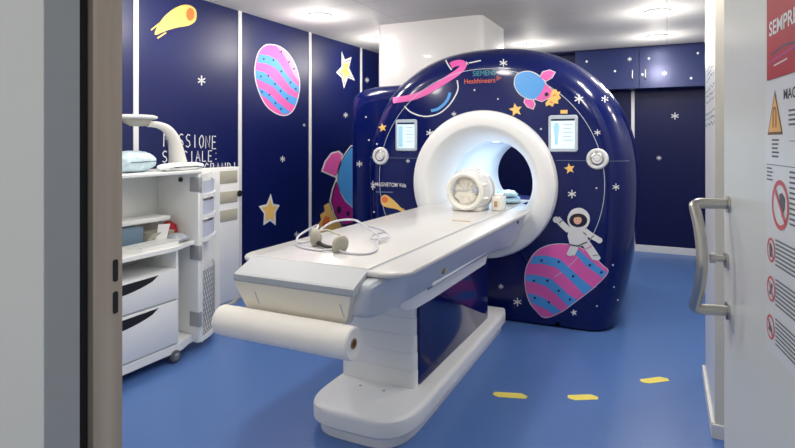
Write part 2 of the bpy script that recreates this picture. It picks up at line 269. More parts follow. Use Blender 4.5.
 'rocket_g': [(0, 'white', [(-0.907, 1.949), (-0.884, 1.998), (-0.831, 2.014), (-0.782, 1.99), (-0.805, 1.943), (-0.854, 1.914)]), (0, 'white', [(-1.021, 1.789), (-0.949, 1.778), (-0.932, 1.741), (-0.95, 1.697), (-1.001, 1.719), (-1.029, 1.758)]), (0, 'white', [(-0.861, 1.912), (-0.801, 1.848), (-0.82, 1.787), (-0.883, 1.756), (-0.939, 1.776), (-0.896, 1.836)]), (1, 'white', [(-1.103, 1.951), (-1.097, 1.968), (-1.088, 1.984), (-1.073, 1.996), (-1.048, 2.004), (-1.017, 2.009), (-0.987, 2.008), (-0.961, 2.002), (-0.937, 1.99), (-0.915, 1.976), (-0.894, 1.959), (-0.876, 1.94), (-0.863, 1.924), (-0.856, 1.914), (-0.853, 1.906), (-0.855, 1.893), (-0.862, 1.872), (-0.874, 1.846), (-0.888, 1.822), (-0.904, 1.803), (-0.921, 1.786), (-0.94, 1.775), (-0.958, 1.772), (-0.978, 1.776), (-0.999, 1.784), (-1.021, 1.795), (-1.045, 1.809), (-1.065, 1.826), (-1.081, 1.846), (-1.094, 1.869), (-1.103, 1.891), (-1.107, 1.912), (-1.106, 1.932)]), (2, 'pink', [(-0.901, 1.951), (-0.878, 1.993), (-0.832, 2.007), (-0.788, 1.988), (-0.811, 1.947), (-0.852, 1.921)]), (2, 'pink', [(-1.016, 1.784), (-0.954, 1.773), (-0.939, 1.742), (-0.954, 1.703), (-0.997, 1.725), (-1.022, 1.757)]), (2, 'pink', [(-0.862, 1.906), (-0.806, 1.846), (-0.825, 1.79), (-0.881, 1.762), (-0.933, 1.779), (-0.89, 1.833)]), (2, 'gold', [(-0.806, 1.851), (-0.774, 1.853), (-0.768, 1.835), (-0.742, 1.831), (-0.754, 1.807), (-0.738, 1.782), (-0.762, 1.767), (-0.758, 1.739), (-0.789, 1.744), (-0.801, 1.716), (-0.827, 1.733), (-0.851, 1.721), (-0.857, 1.746), (-0.827, 1.785)]), (3, 'blue', [(-1.096, 1.948), (-1.091, 1.964), (-1.082, 1.979), (-1.068, 1.99), (-1.044, 1.998), (-1.015, 2.002), (-0.987, 2.001), (-0.963, 1.995), (-0.94, 1.983), (-0.919, 1.97), (-0.9, 1.955), (-0.883, 1.937), (-0.87, 1.922), (-0.863, 1.913), (-0.86, 1.905), (-0.861, 1.893), (-0.869, 1.873), (-0.88, 1.849), (-0.894, 1.827), (-0.908, 1.808), (-0.925, 1.792), (-0.942, 1.782), (-0.96, 1.78), (-0.978, 1.784), (-0.997, 1.791), (-1.019, 1.801), (-1.041, 1.815), (-1.06, 1.831), (-1.075, 1.849), (-1.087, 1.87), (-1.096, 1.891), (-1.099, 1.911), (-1.099, 1.93)]), (4, 'ink', [(-0.832, 1.815), (-0.834, 1.808), (-0.838, 1.803), (-0.844, 1.8), (-0.851, 1.8), (-0.857, 1.803), (-0.862, 1.809), (-0.863, 1.816), (-0.862, 1.823), (-0.857, 1.828), (-0.851, 1.831), (-0.844, 1.831), (-0.838, 1.827), (-0.834, 1.822)]), (3, 'orange', [(-0.801, 1.801), (-0.773, 1.803), (-0.775, 1.813), (-0.802, 1.81)]), (3, 'orange', [(-0.824, 1.757), (-0.804, 1.741), (-0.798, 1.748), (-0.818, 1.764)])],
 'ringed_g': [(1, 'pink', [(-2.2, 1.787), (-2.188, 1.787), (-2.222, 1.847), (-2.239, 1.847)]), (1, 'pink', [(-2.188, 1.787), (-2.172, 1.789), (-2.201, 1.847), (-2.222, 1.847)]), (1, 'pink', [(-2.172, 1.789), (-2.153, 1.79), (-2.177, 1.847), (-2.201, 1.847)]), (1, 'pink', [(-2.153, 1.79), (-2.133, 1.792), (-2.151, 1.848), (-2.177, 1.847)]), (1, 'pink', [(-2.133, 1.792), (-2.109, 1.793), (-2.122, 1.849), (-2.151, 1.848)]), (1, 'pink', [(-2.109, 1.793), (-2.082, 1.795), (-2.092, 1.85), (-2.122, 1.849)]), (1, 'pink', [(-2.082, 1.795), (-2.051, 1.798), (-2.063, 1.852), (-2.092, 1.85)]), (1, 'pink', [(-2.051, 1.798), (-2.021, 1.802), (-2.035, 1.856), (-2.063, 1.852)]), (1, 'pink', [(-2.021, 1.802), (-1.99, 1.809), (-2.007, 1.861), (-2.035, 1.856)]), (1, 'pink', [(-1.99, 1.809), (-1.959, 1.816), (-1.978, 1.869), (-2.007, 1.861)]), (1, 'pink', [(-1.959, 1.816), (-1.927, 1.826), (-1.949, 1.877), (-1.978, 1.869)]), (1, 'pink', [(-1.927, 1.826), (-1.896, 1.836), (-1.92, 1.887), (-1.949, 1.877)]), (1, 'pink', [(-1.896, 1.836), (-1.865, 1.848), (-1.892, 1.898), (-1.92, 1.887)]), (1, 'pink', [(-1.865, 1.848), (-1.835, 1.862), (-1.863, 1.91), (-1.892, 1.898)]), (1, 'pink', [(-1.835, 1.862), (-1.805, 1.876), (-1.835, 1.924), (-1.863, 1.91)]), (1, 'pink', [(-1.805, 1.876), (-1.776, 1.891), (-1.806, 1.938), (-1.835, 1.924)]), (1, 'pink', [(-1.776, 1.891), (-1.746, 1.906), (-1.777, 1.953), (-1.806, 1.938)]), (1, 'pink', [(-1.746, 1.906), (-1.716, 1.923), (-1.747, 1.969), (-1.777, 1.953)]), (1, 'pink', [(-1.716, 1.923), (-1.688, 1.939), (-1.719, 1.985), (-1.747, 1.969)]), (1, 'pink', [(-1.688, 1.939), (-1.662, 1.953), (-1.693, 1.999), (-1.719, 1.985)]), (1, 'pink', [(-1.662, 1.953), (-1.638, 1.967), (-1.669, 2.013), (-1.693, 1.999)]), (1, 'pink', [(-1.638, 1.967), (-1.615, 1.979), (-1.647, 2.025), (-1.669, 2.013)]), (1, 'pink', [(-1.615, 1.979), (-1.595, 1.991), (-1.627, 2.036), (-1.647, 2.025)]), (1, 'pink', [(-1.595, 1.991), (-1.576, 2.003), (-1.611, 2.047), (-1.627, 2.036)]), (1, 'pink', [(-1.576, 2.003), (-1.56, 2.015), (-1.597, 2.057), (-1.611, 2.047)]), (1, 'pink', [(-1.56, 2.015), (-1.546, 2.026), (-1.585, 2.067), (-1.597, 2.057)]), (1, 'pink', [(-1.546, 2.026), (-1.534, 2.036), (-1.576, 2.076), (-1.585, 2.067)]), (1, 'pink', [(-1.534, 2.036), (-1.524, 2.047), (-1.571, 2.083), (-1.576, 2.076)]), (1, 'pink', [(-1.524, 2.047), (-1.516, 2.059), (-1.568, 2.088), (-1.571, 2.083)]), (1, 'pink', [(-1.516, 2.059), (-1.511, 2.072), (-1.567, 2.091), (-1.568, 2.088)]), (1, 'pink', [(-1.511, 2.072), (-1.511, 2.086), (-1.567, 2.091), (-1.567, 2.091)]), (1, 'pink', [(-1.511, 2.086), (-1.515, 2.102), (-1.566, 2.088), (-1.567, 2.091)]), (1, 'pink', [(-1.515, 2.102), (-1.527, 2.118), (-1.562, 2.083), (-1.566, 2.088)]), (1, 'pink', [(-1.527, 2.118), (-1.542, 2.129), (-1.561, 2.082), (-1.562, 2.083)]), (1, 'pink', [(-1.542, 2.129), (-1.557, 2.136), (-1.562, 2.082), (-1.561, 2.082)]), (1, 'pink', [(-1.557, 2.136), (-1.573, 2.14), (-1.565, 2.083), (-1.562, 2.082)]), (1, 'pink', [(-1.573, 2.14), (-1.588, 2.142), (-1.572, 2.084), (-1.565, 2.083)]), (1, 'pink', [(-1.588, 2.142), (-1.604, 2.142), (-1.583, 2.083), (-1.572, 2.084)]), (1, 'pink', [(-1.604, 2.142), (-1.62, 2.141), (-1.594, 2.082), (-1.583, 2.083)]), (1, 'pink', [(-1.62, 2.141), (-1.635, 2.139), (-1.604, 2.081), (-1.594, 2.082)]), (1, 'pink', [(-1.635, 2.139), (-1.649, 2.135), (-1.612, 2.079), (-1.604, 2.081)]), (1, 'pink', [(-1.649, 2.135), (-1.661, 2.129), (-1.621, 2.075), (-1.612, 2.079)]), (1, 'pink', [(-1.661, 2.129), (-1.67, 2.124), (-1.63, 2.07), (-1.621, 2.075)]), (1, 'pink', [(-1.67, 2.124), (-1.676, 2.121), (-1.637, 2.067), (-1.63, 2.07)]), (0, 'white', [(-2.085, 1.754), (-2.077, 1.745), (-2.067, 1.752), (-2.076, 1.761)]), (0, 'white', [(-2.077, 1.745), (-2.064, 1.731), (-2.055, 1.739), (-2.067, 1.752)]), (0, 'white', [(-2.064, 1.731), (-2.048, 1.717), (-2.04, 1.725), (-2.055, 1.739)]), (0, 'white', [(-2.048, 1.717), (-2.03, 1.703), (-2.023, 1.713), (-2.04, 1.725)]), (0, 'white', [(-2.03, 1.703), (-2.009, 1.692), (-2.003, 1.702), (-2.023, 1.713)]), (0, 'white', [(-2.009, 1.692), (-1.985, 1.682), (-1.981, 1.693), (-2.003, 1.702)]), (0, 'white', [(-1.985, 1.682), (-1.961, 1.673), (-1.957, 1.684), (-1.981, 1.693)]), (0, 'white', [(-1.961, 1.673), (-1.937, 1.666), (-1.934, 1.677), (-1.957, 1.684)]), (0, 'white', [(-1.937, 1.666), (-1.914, 1.662), (-1.912, 1.673), (-1.934, 1.677)]), (0, 'white', [(-1.914, 1.662), (-1.892, 1.658), (-1.891, 1.669), (-1.912, 1.673)]), (0, 'white', [(-1.892, 1.658), (-1.869, 1.657), (-1.87, 1.668), (-1.891, 1.669)]), (0, 'white', [(-1.869, 1.657), (-1.846, 1.658), (-1.847, 1.669), (-1.87, 1.668)]), (0, 'white', [(-1.846, 1.658), (-1.82, 1.661), (-1.823, 1.672), (-1.847, 1.669)]), (0, 'white', [(-1.82, 1.661), (-1.794, 1.666), (-1.797, 1.676), (-1.823, 1.672)]), (0, 'white', [(-1.794, 1.666), (-1.767, 1.673), (-1.772, 1.683), (-1.797, 1.676)]), (0, 'white', [(-1.767, 1.673), (-1.742, 1.683), (-1.748, 1.693), (-1.772, 1.683)]), (0, 'white', [(-1.742, 1.683), (-1.718, 1.696), (-1.725, 1.706), (-1.748, 1.693)]), (0, 'white', [(-1.718, 1.696), (-1.696, 1.713), (-1.703, 1.721), (-1.725, 1.706)]), (0, 'white', [(-1.696, 1.713), (-1.675, 1.73), (-1.683, 1.738), (-1.703, 1.721)]), (0, 'white', [(-1.675, 1.73), (-1.656, 1.748), (-1.664, 1.756), (-1.683, 1.738)]), (0, 'white', [(-1.656, 1.748), (-1.639, 1.768), (-1.648, 1.775), (-1.664, 1.756)]), (0, 'white', [(-1.639, 1.768), (-1.624, 1.788), (-1.634, 1.794), (-1.648, 1.775)]), (0, 'white', [(-1.624, 1.788), (-1.611, 1.808), (-1.621, 1.814), (-1.634, 1.794)]), (0, 'white', [(-1.611, 1.808), (-1.6, 1.827), (-1.61, 1.833), (-1.621, 1.814)]), (0, 'white', [(-1.6, 1.827), (-1.59, 1.844), (-1.601, 1.849), (-1.61, 1.833)]), (0, 'white', [(-1.59, 1.844), (-1.583, 1.861), (-1.594, 1.865), (-1.601, 1.849)]), (0, 'white', [(-1.583, 1.861), (-1.578, 1.877), (-1.589, 1.88), (-1.594, 1.865)]), (0, 'white', [(-1.578, 1.877), (-1.575, 1.894), (-1.586, 1.896), (-1.589, 1.88)]), (0, 'white', [(-1.575, 1.894), (-1.575, 1.913), (-1.586, 1.913), (-1.586, 1.896)]), (0, 'white', [(-1.575, 1.913), (-1.578, 1.933), (-1.589, 1.932), (-1.586, 1.913)]), (0, 'white', [(-1.578, 1.933), (-1.582, 1.95), (-1.593, 1.949), (-1.589, 1.932)]), (0, 'white', [(-1.582, 1.95), (-1.584, 1.962), (-1.595, 1.961), (-1.593, 1.949)]), (0, 'blue', [(-1.822, 1.698), (-1.81, 1.7), (-1.816, 1.724), (-1.828, 1.722)]), (0, 'blue', [(-1.81, 1.7), (-1.793, 1.703), (-1.799, 1.726), (-1.816, 1.724)]), (0, 'blue', [(-1.793, 1.703), (-1.773, 1.707), (-1.781, 1.73), (-1.799, 1.726)]), (0, 'blue', [(-1.773, 1.707), (-1.754, 1.714), (-1.766, 1.735), (-1.781, 1.73)]), (0, 'blue', [(-1.754, 1.714), (-1.737, 1.723), (-1.752, 1.743), (-1.766, 1.735)]), (0, 'blue', [(-1.737, 1.723), (-1.721, 1.734), (-1.738, 1.753), (-1.752, 1.743)]), (0, 'blue', [(-1.721, 1.734), (-1.706, 1.746), (-1.724, 1.764), (-1.738, 1.753)]), (0, 'blue', [(-1.706, 1.746), (-1.693, 1.758), (-1.712, 1.775), (-1.724, 1.764)]), (0, 'blue', [(-1.693, 1.758), (-1.682, 1.77), (-1.702, 1.786), (-1.712, 1.775)]), (0, 'blue', [(-1.682, 1.77), (-1.672, 1.782), (-1.693, 1.796), (-1.702, 1.786)]), (0, 'blue', [(-1.672, 1.782), (-1.664, 1.794), (-1.686, 1.807), (-1.693, 1.796)]), (0, 'blue', [(-1.664, 1.794), (-1.656, 1.807), (-1.679, 1.818), (-1.686, 1.807)]), (0, 'blue', [(-1.656, 1.807), (-1.65, 1.821), (-1.674, 1.83), (-1.679, 1.818)]), (0, 'blue', [(-1.65, 1.821), (-1.645, 1.836), (-1.67, 1.843), (-1.674, 1.83)]), (0, 'blue', [(-1.645, 1.836), (-1.642, 1.848), (-1.666, 1.856), (-1.67, 1.843)]), (0, 'blue', [(-1.642, 1.848), (-1.639, 1.857), (-1.664, 1.864), (-1.666, 1.856)]), (2, 'white', [(-1.731, 2.15), (-1.645, 2.049), (-1.635, 2.055), (-1.723, 2.157)])],
 'meteor_g': [(0, 'gold', [(-2.319, 0.922), (-2.317, 0.935), (-2.31, 0.948), (-2.301, 0.958), (-2.29, 0.965), (-2.276, 0.969), (-2.258, 0.967), (-2.234, 0.956), (-2.207, 0.939), (-2.181, 0.921), (-2.159, 0.904), (-2.139, 0.887), (-2.119, 0.869), (-2.097, 0.852), (-2.076, 0.835), (-2.063, 0.822), (-2.06, 0.812), (-2.064, 0.807), (-2.075, 0.807), (-2.095, 0.817), (-2.121, 0.832), (-2.15, 0.844), (-2.181, 0.85), (-2.215, 0.852), (-2.245, 0.855), (-2.268, 0.86), (-2.287, 0.865), (-2.301, 0.873), (-2.311, 0.888), (-2.317, 0.905)]), (1, 'orange', [(-2.241, 0.925), (-2.244, 0.913), (-2.253, 0.902), (-2.266, 0.896), (-2.281, 0.895), (-2.294, 0.9), (-2.303, 0.91), (-2.307, 0.922), (-2.303, 0.935), (-2.294, 0.945), (-2.281, 0.951), (-2.266, 0.952), (-2.253, 0.947), (-2.244, 0.938)]), (0, 'gold', [(-2.098, 0.854), (-2.047, 0.816), (-2.042, 0.821), (-2.093, 0.859)])],
 'star_g0': [(0, 'gold', [(-2.323, 1.611), (-2.297, 1.587), (-2.26, 1.589), (-2.282, 1.567), (-2.267, 1.541), (-2.3, 1.551), (-2.328, 1.533), (-2.329, 1.562), (-2.378, 1.578), (-2.328, 1.583)])],
 'star_g1': [(0, 'gold', [(-1.101, 1.756), (-1.08, 1.723), (-1.042, 1.725), (-1.066, 1.696), (-1.05, 1.66), (-1.086, 1.675), (-1.115, 1.65), (-1.113, 1.689), (-1.147, 1.709), (-1.109, 1.718)])],
 'star_g2': [(0, 'gold', [(-0.681, 1.28), (-0.666, 1.255), (-0.637, 1.259), (-0.655, 1.235), (-0.644, 1.208), (-0.67, 1.219), (-0.692, 1.199), (-0.69, 1.228), (-0.715, 1.243), (-0.687, 1.251)])],
 'star_g3': [(0, 'white', [(-0.646, 0.161), (-0.636, 0.146), (-0.618, 0.15), (-0.63, 0.134), (-0.623, 0.117), (-0.64, 0.122), (-0.653, 0.108), (-0.652, 0.127), (-0.668, 0.135), (-0.65, 0.142)])],
 'speck_g0': [(0, 'white', [(-1.206, 2.12), (-1.198, 2.051), (-1.189, 2.051), (-1.197, 2.12)]), (0, 'white', [(-1.23, 2.097), (-1.167, 2.064), (-1.164, 2.073), (-1.227, 2.105)]), (0, 'white', [(-1.171, 2.102), (-1.227, 2.076), (-1.223, 2.068), (-1.166, 2.093)])],
 'speck_g1': [(0, 'white', [(-0.611, 1.807), (-0.61, 1.736), (-0.601, 1.736), (-0.602, 1.807)]), (0, 'white', [(-0.638, 1.783), (-0.578, 1.752), (-0.574, 1.76), (-0.635, 1.792)]), (0, 'white', [(-0.579, 1.791), (-0.638, 1.762), (-0.634, 1.753), (-0.575, 1.782)])],
 'speck_g2': [(0, 'white', [(-0.435, 1.803), (-0.43, 1.744), (-0.424, 1.744), (-0.428, 1.803)]), (0, 'white', [(-0.452, 1.781), (-0.408, 1.758), (-0.406, 1.766), (-0.45, 1.788)]), (0, 'white', [(-0.411, 1.791), (-0.451, 1.763), (-0.448, 1.756), (-0.408, 1.784)])],
 'speck_g3': [(0, 'white', [(-0.475, 1.538), (-0.475, 1.49), (-0.469, 1.49), (-0.469, 1.538)]), (0, 'white', [(-0.494, 1.522), (-0.453, 1.501), (-0.45, 1.507), (-0.491, 1.527)]), (0, 'white', [(-0.453, 1.527), (-0.494, 1.507), (-0.491, 1.501), (-0.45, 1.521)])],
 'speck_g4': [(0, 'white', [(-0.66, 1.075), (-0.66, 1.011), (-0.652, 1.011), (-0.652, 1.075)]), (0, 'white', [(-0.686, 1.052), (-0.63, 1.027), (-0.626, 1.035), (-0.682, 1.06)]), (0, 'white', [(-0.63, 1.062), (-0.686, 1.032), (-0.682, 1.024), (-0.626, 1.054)])],
 'speck_g5': [(0, 'white', [(-0.346, 1.133), (-0.346, 1.079), (-0.34, 1.079), (-0.34, 1.133)]), (0, 'white', [(-0.366, 1.114), (-0.323, 1.091), (-0.32, 1.098), (-0.364, 1.121)]), (0, 'white', [(-0.323, 1.12), (-0.366, 1.098), (-0.364, 1.091), (-0.32, 1.114)])],
 'speck_g6': [(0, 'white', [(-1.838, 1.552), (-1.838, 1.486), (-1.828, 1.486), (-1.829, 1.551)]), (0, 'white', [(-1.868, 1.529), (-1.803, 1.501), (-1.799, 1.509), (-1.864, 1.537)]), (0, 'white', [(-1.803, 1.536), (-1.868, 1.509), (-1.864, 1.501), (-1.799, 1.528)])],
 'speck_g7': [(0, 'white', [(-1.618, 1.698), (-1.618, 1.657), (-1.612, 1.657), (-1.612, 1.698)]), (0, 'white', [(-1.636, 1.684), (-1.596, 1.666), (-1.594, 1.671), (-1.633, 1.689)]), (0, 'white', [(-1.597, 1.688), (-1.636, 1.672), (-1.633, 1.667), (-1.594, 1.683)])],
 'speck_g8': [(0, 'white', [(-2.046, 1.292), (-2.046, 1.257), (-2.04, 1.257), (-2.04, 1.292)]), (0, 'white', [(-2.062, 1.28), (-2.026, 1.265), (-2.024, 1.27), (-2.06, 1.284)]), (0, 'white', [(-2.026, 1.284), (-2.062, 1.269), (-2.06, 1.265), (-2.024, 1.28)])],
 'speck_g9': [(0, 'white', [(-2.721, 1.255), (-2.721, 1.193), (-2.711, 1.193), (-2.711, 1.256)]), (0, 'white', [(-2.751, 1.233), (-2.685, 1.208), (-2.681, 1.215), (-2.747, 1.241)]), (0, 'white', [(-2.685, 1.242), (-2.751, 1.214), (-2.747, 1.206), (-2.681, 1.234)])],
 'speck_g10': [(0, 'white', [(-1.521, 2.121), (-1.514, 2.081), (-1.508, 2.081), (-1.515, 2.121)]), (0, 'white', [(-1.534, 2.108), (-1.496, 2.089), (-1.494, 2.093), (-1.533, 2.113)]), (0, 'white', [(-1.499, 2.11), (-1.532, 2.096), (-1.529, 2.091), (-1.496, 2.105)])],
 'speck_g11': [(0, 'white', [(-1.212, 0.293), (-1.212, 0.25), (-1.206, 0.251), (-1.206, 0.293)]), (0, 'white', [(-1.229, 0.276), (-1.191, 0.262), (-1.188, 0.268), (-1.227, 0.281)]), (0, 'white', [(-1.191, 0.285), (-1.229, 0.263), (-1.227, 0.258), (-1.188, 0.28)])],
 'speck_g12': [(0, 'white', [(-1.079, 0.196), (-1.079, 0.129), (-1.07, 0.13), (-1.07, 0.197)]), (0, 'white', [(-1.107, 0.169), (-1.046, 0.148), (-1.042, 0.157), (-1.103, 0.178)]), (0, 'white', [(-1.046, 0.185), (-1.107, 0.149), (-1.103, 0.141), (-1.042, 0.177)])],
 'speck_g13': [(0, 'white', [(-0.499, 0.37), (-0.499, 0.336), (-0.494, 0.337), (-0.494, 0.37)]), (0, 'white', [(-0.512, 0.357), (-0.483, 0.345), (-0.481, 0.35), (-0.51, 0.361)]), (0, 'white', [(-0.483, 0.364), (-0.512, 0.346), (-0.51, 0.343), (-0.481, 0.36)])],
 'speck_g14': [(0, 'white', [(-1.49, 2.098), (-1.388, 2.114), (-1.393, 2.125), (-1.494, 2.109)])],
 'speck_g15': [(0, 'white', [(-1.428, 1.873), (-1.431, 1.867), (-1.436, 1.865), (-1.442, 1.868), (-1.445, 1.874), (-1.442, 1.879), (-1.437, 1.881), (-1.431, 1.879)])],
 'speck_g16': [(0, 'white', [(-1.229, 1.791), (-1.231, 1.786), (-1.236, 1.784), (-1.242, 1.786), (-1.244, 1.792), (-1.242, 1.797), (-1.237, 1.799), (-1.231, 1.797)])],
 'speck_g17': [(0, 'white', [(-0.883, 1.544), (-0.885, 1.539), (-0.89, 1.537), (-0.896, 1.539), (-0.898, 1.544), (-0.896, 1.55), (-0.891, 1.552), (-0.885, 1.55)])],
 'speck_g18': [(0, 'white', [(-0.823, 1.778), (-0.825, 1.773), (-0.83, 1.771), (-0.835, 1.773), (-0.837, 1.779), (-0.835, 1.784), (-0.83, 1.786), (-0.825, 1.784)])],
 'speck_g19': [(0, 'white', [(-2.599, 1.46), (-2.602, 1.453), (-2.61, 1.45), (-2.617, 1.453), (-2.62, 1.46), (-2.617, 1.466), (-2.61, 1.469), (-2.602, 1.466)])],
 'speck_g20': [(0, 'white', [(-2.352, 1.423), (-2.355, 1.417), (-2.364, 1.414), (-2.373, 1.417), (-2.378, 1.423), (-2.375, 1.429), (-2.365, 1.431), (-2.356, 1.429)])],
 'speck_g21': [(0, 'white', [(-2.632, 1.684), (-2.636, 1.678), (-2.643, 1.675), (-2.651, 1.678), (-2.654, 1.685), (-2.651, 1.691), (-2.643, 1.694), (-2.636, 1.691)])],
 'speck_g22': [(0, 'white', [(-2.385, 0.805), (-2.389, 0.799), (-2.398, 0.795), (-2.409, 0.796), (-2.413, 0.802), (-2.408, 0.809), (-2.398, 0.812), (-2.388, 0.811)])],
 'speck_g23': [(0, 'white', [(-0.472, 1.095), (-0.474, 1.09), (-0.479, 1.088), (-0.483, 1.09), (-0.485, 1.095), (-0.483, 1.1), (-0.479, 1.102), (-0.474, 1.1)])],
 'speck_g24': [(0, 'white', [(-0.547, 0.348), (-0.549, 0.342), (-0.554, 0.34), (-0.559, 0.341), (-0.561, 0.346), (-0.559, 0.352), (-0.554, 0.354), (-0.549, 0.353)])],
 'speck_g25': [(0, 'white', [(-0.469, 0.204), (-0.471, 0.199), (-0.476, 0.196), (-0.48, 0.198), (-0.482, 0.203), (-0.48, 0.208), (-0.475, 0.211), (-0.471, 0.209)])],
 'speck_g26': [(0, 'white', [(-0.359, 0.518), (-0.36, 0.513), (-0.365, 0.511), (-0.369, 0.514), (-0.371, 0.519), (-0.369, 0.524), (-0.365, 0.526), (-0.36, 0.523)])],
 'speck_g27': [(0, 'white', [(-0.354, 0.347), (-0.356, 0.342), (-0.36, 0.34), (-0.364, 0.343), (-0.366, 0.348), (-0.364, 0.353), (-0.36, 0.355), (-0.356, 0.352)])],
 'speck_g28': [(0, 'white', [(-0.331, 0.232), (-0.333, 0.228), (-0.337, 0.227), (-0.341, 0.231), (-0.343, 0.237), (-0.341, 0.243), (-0.337, 0.243), (-0.332, 0.239)])],
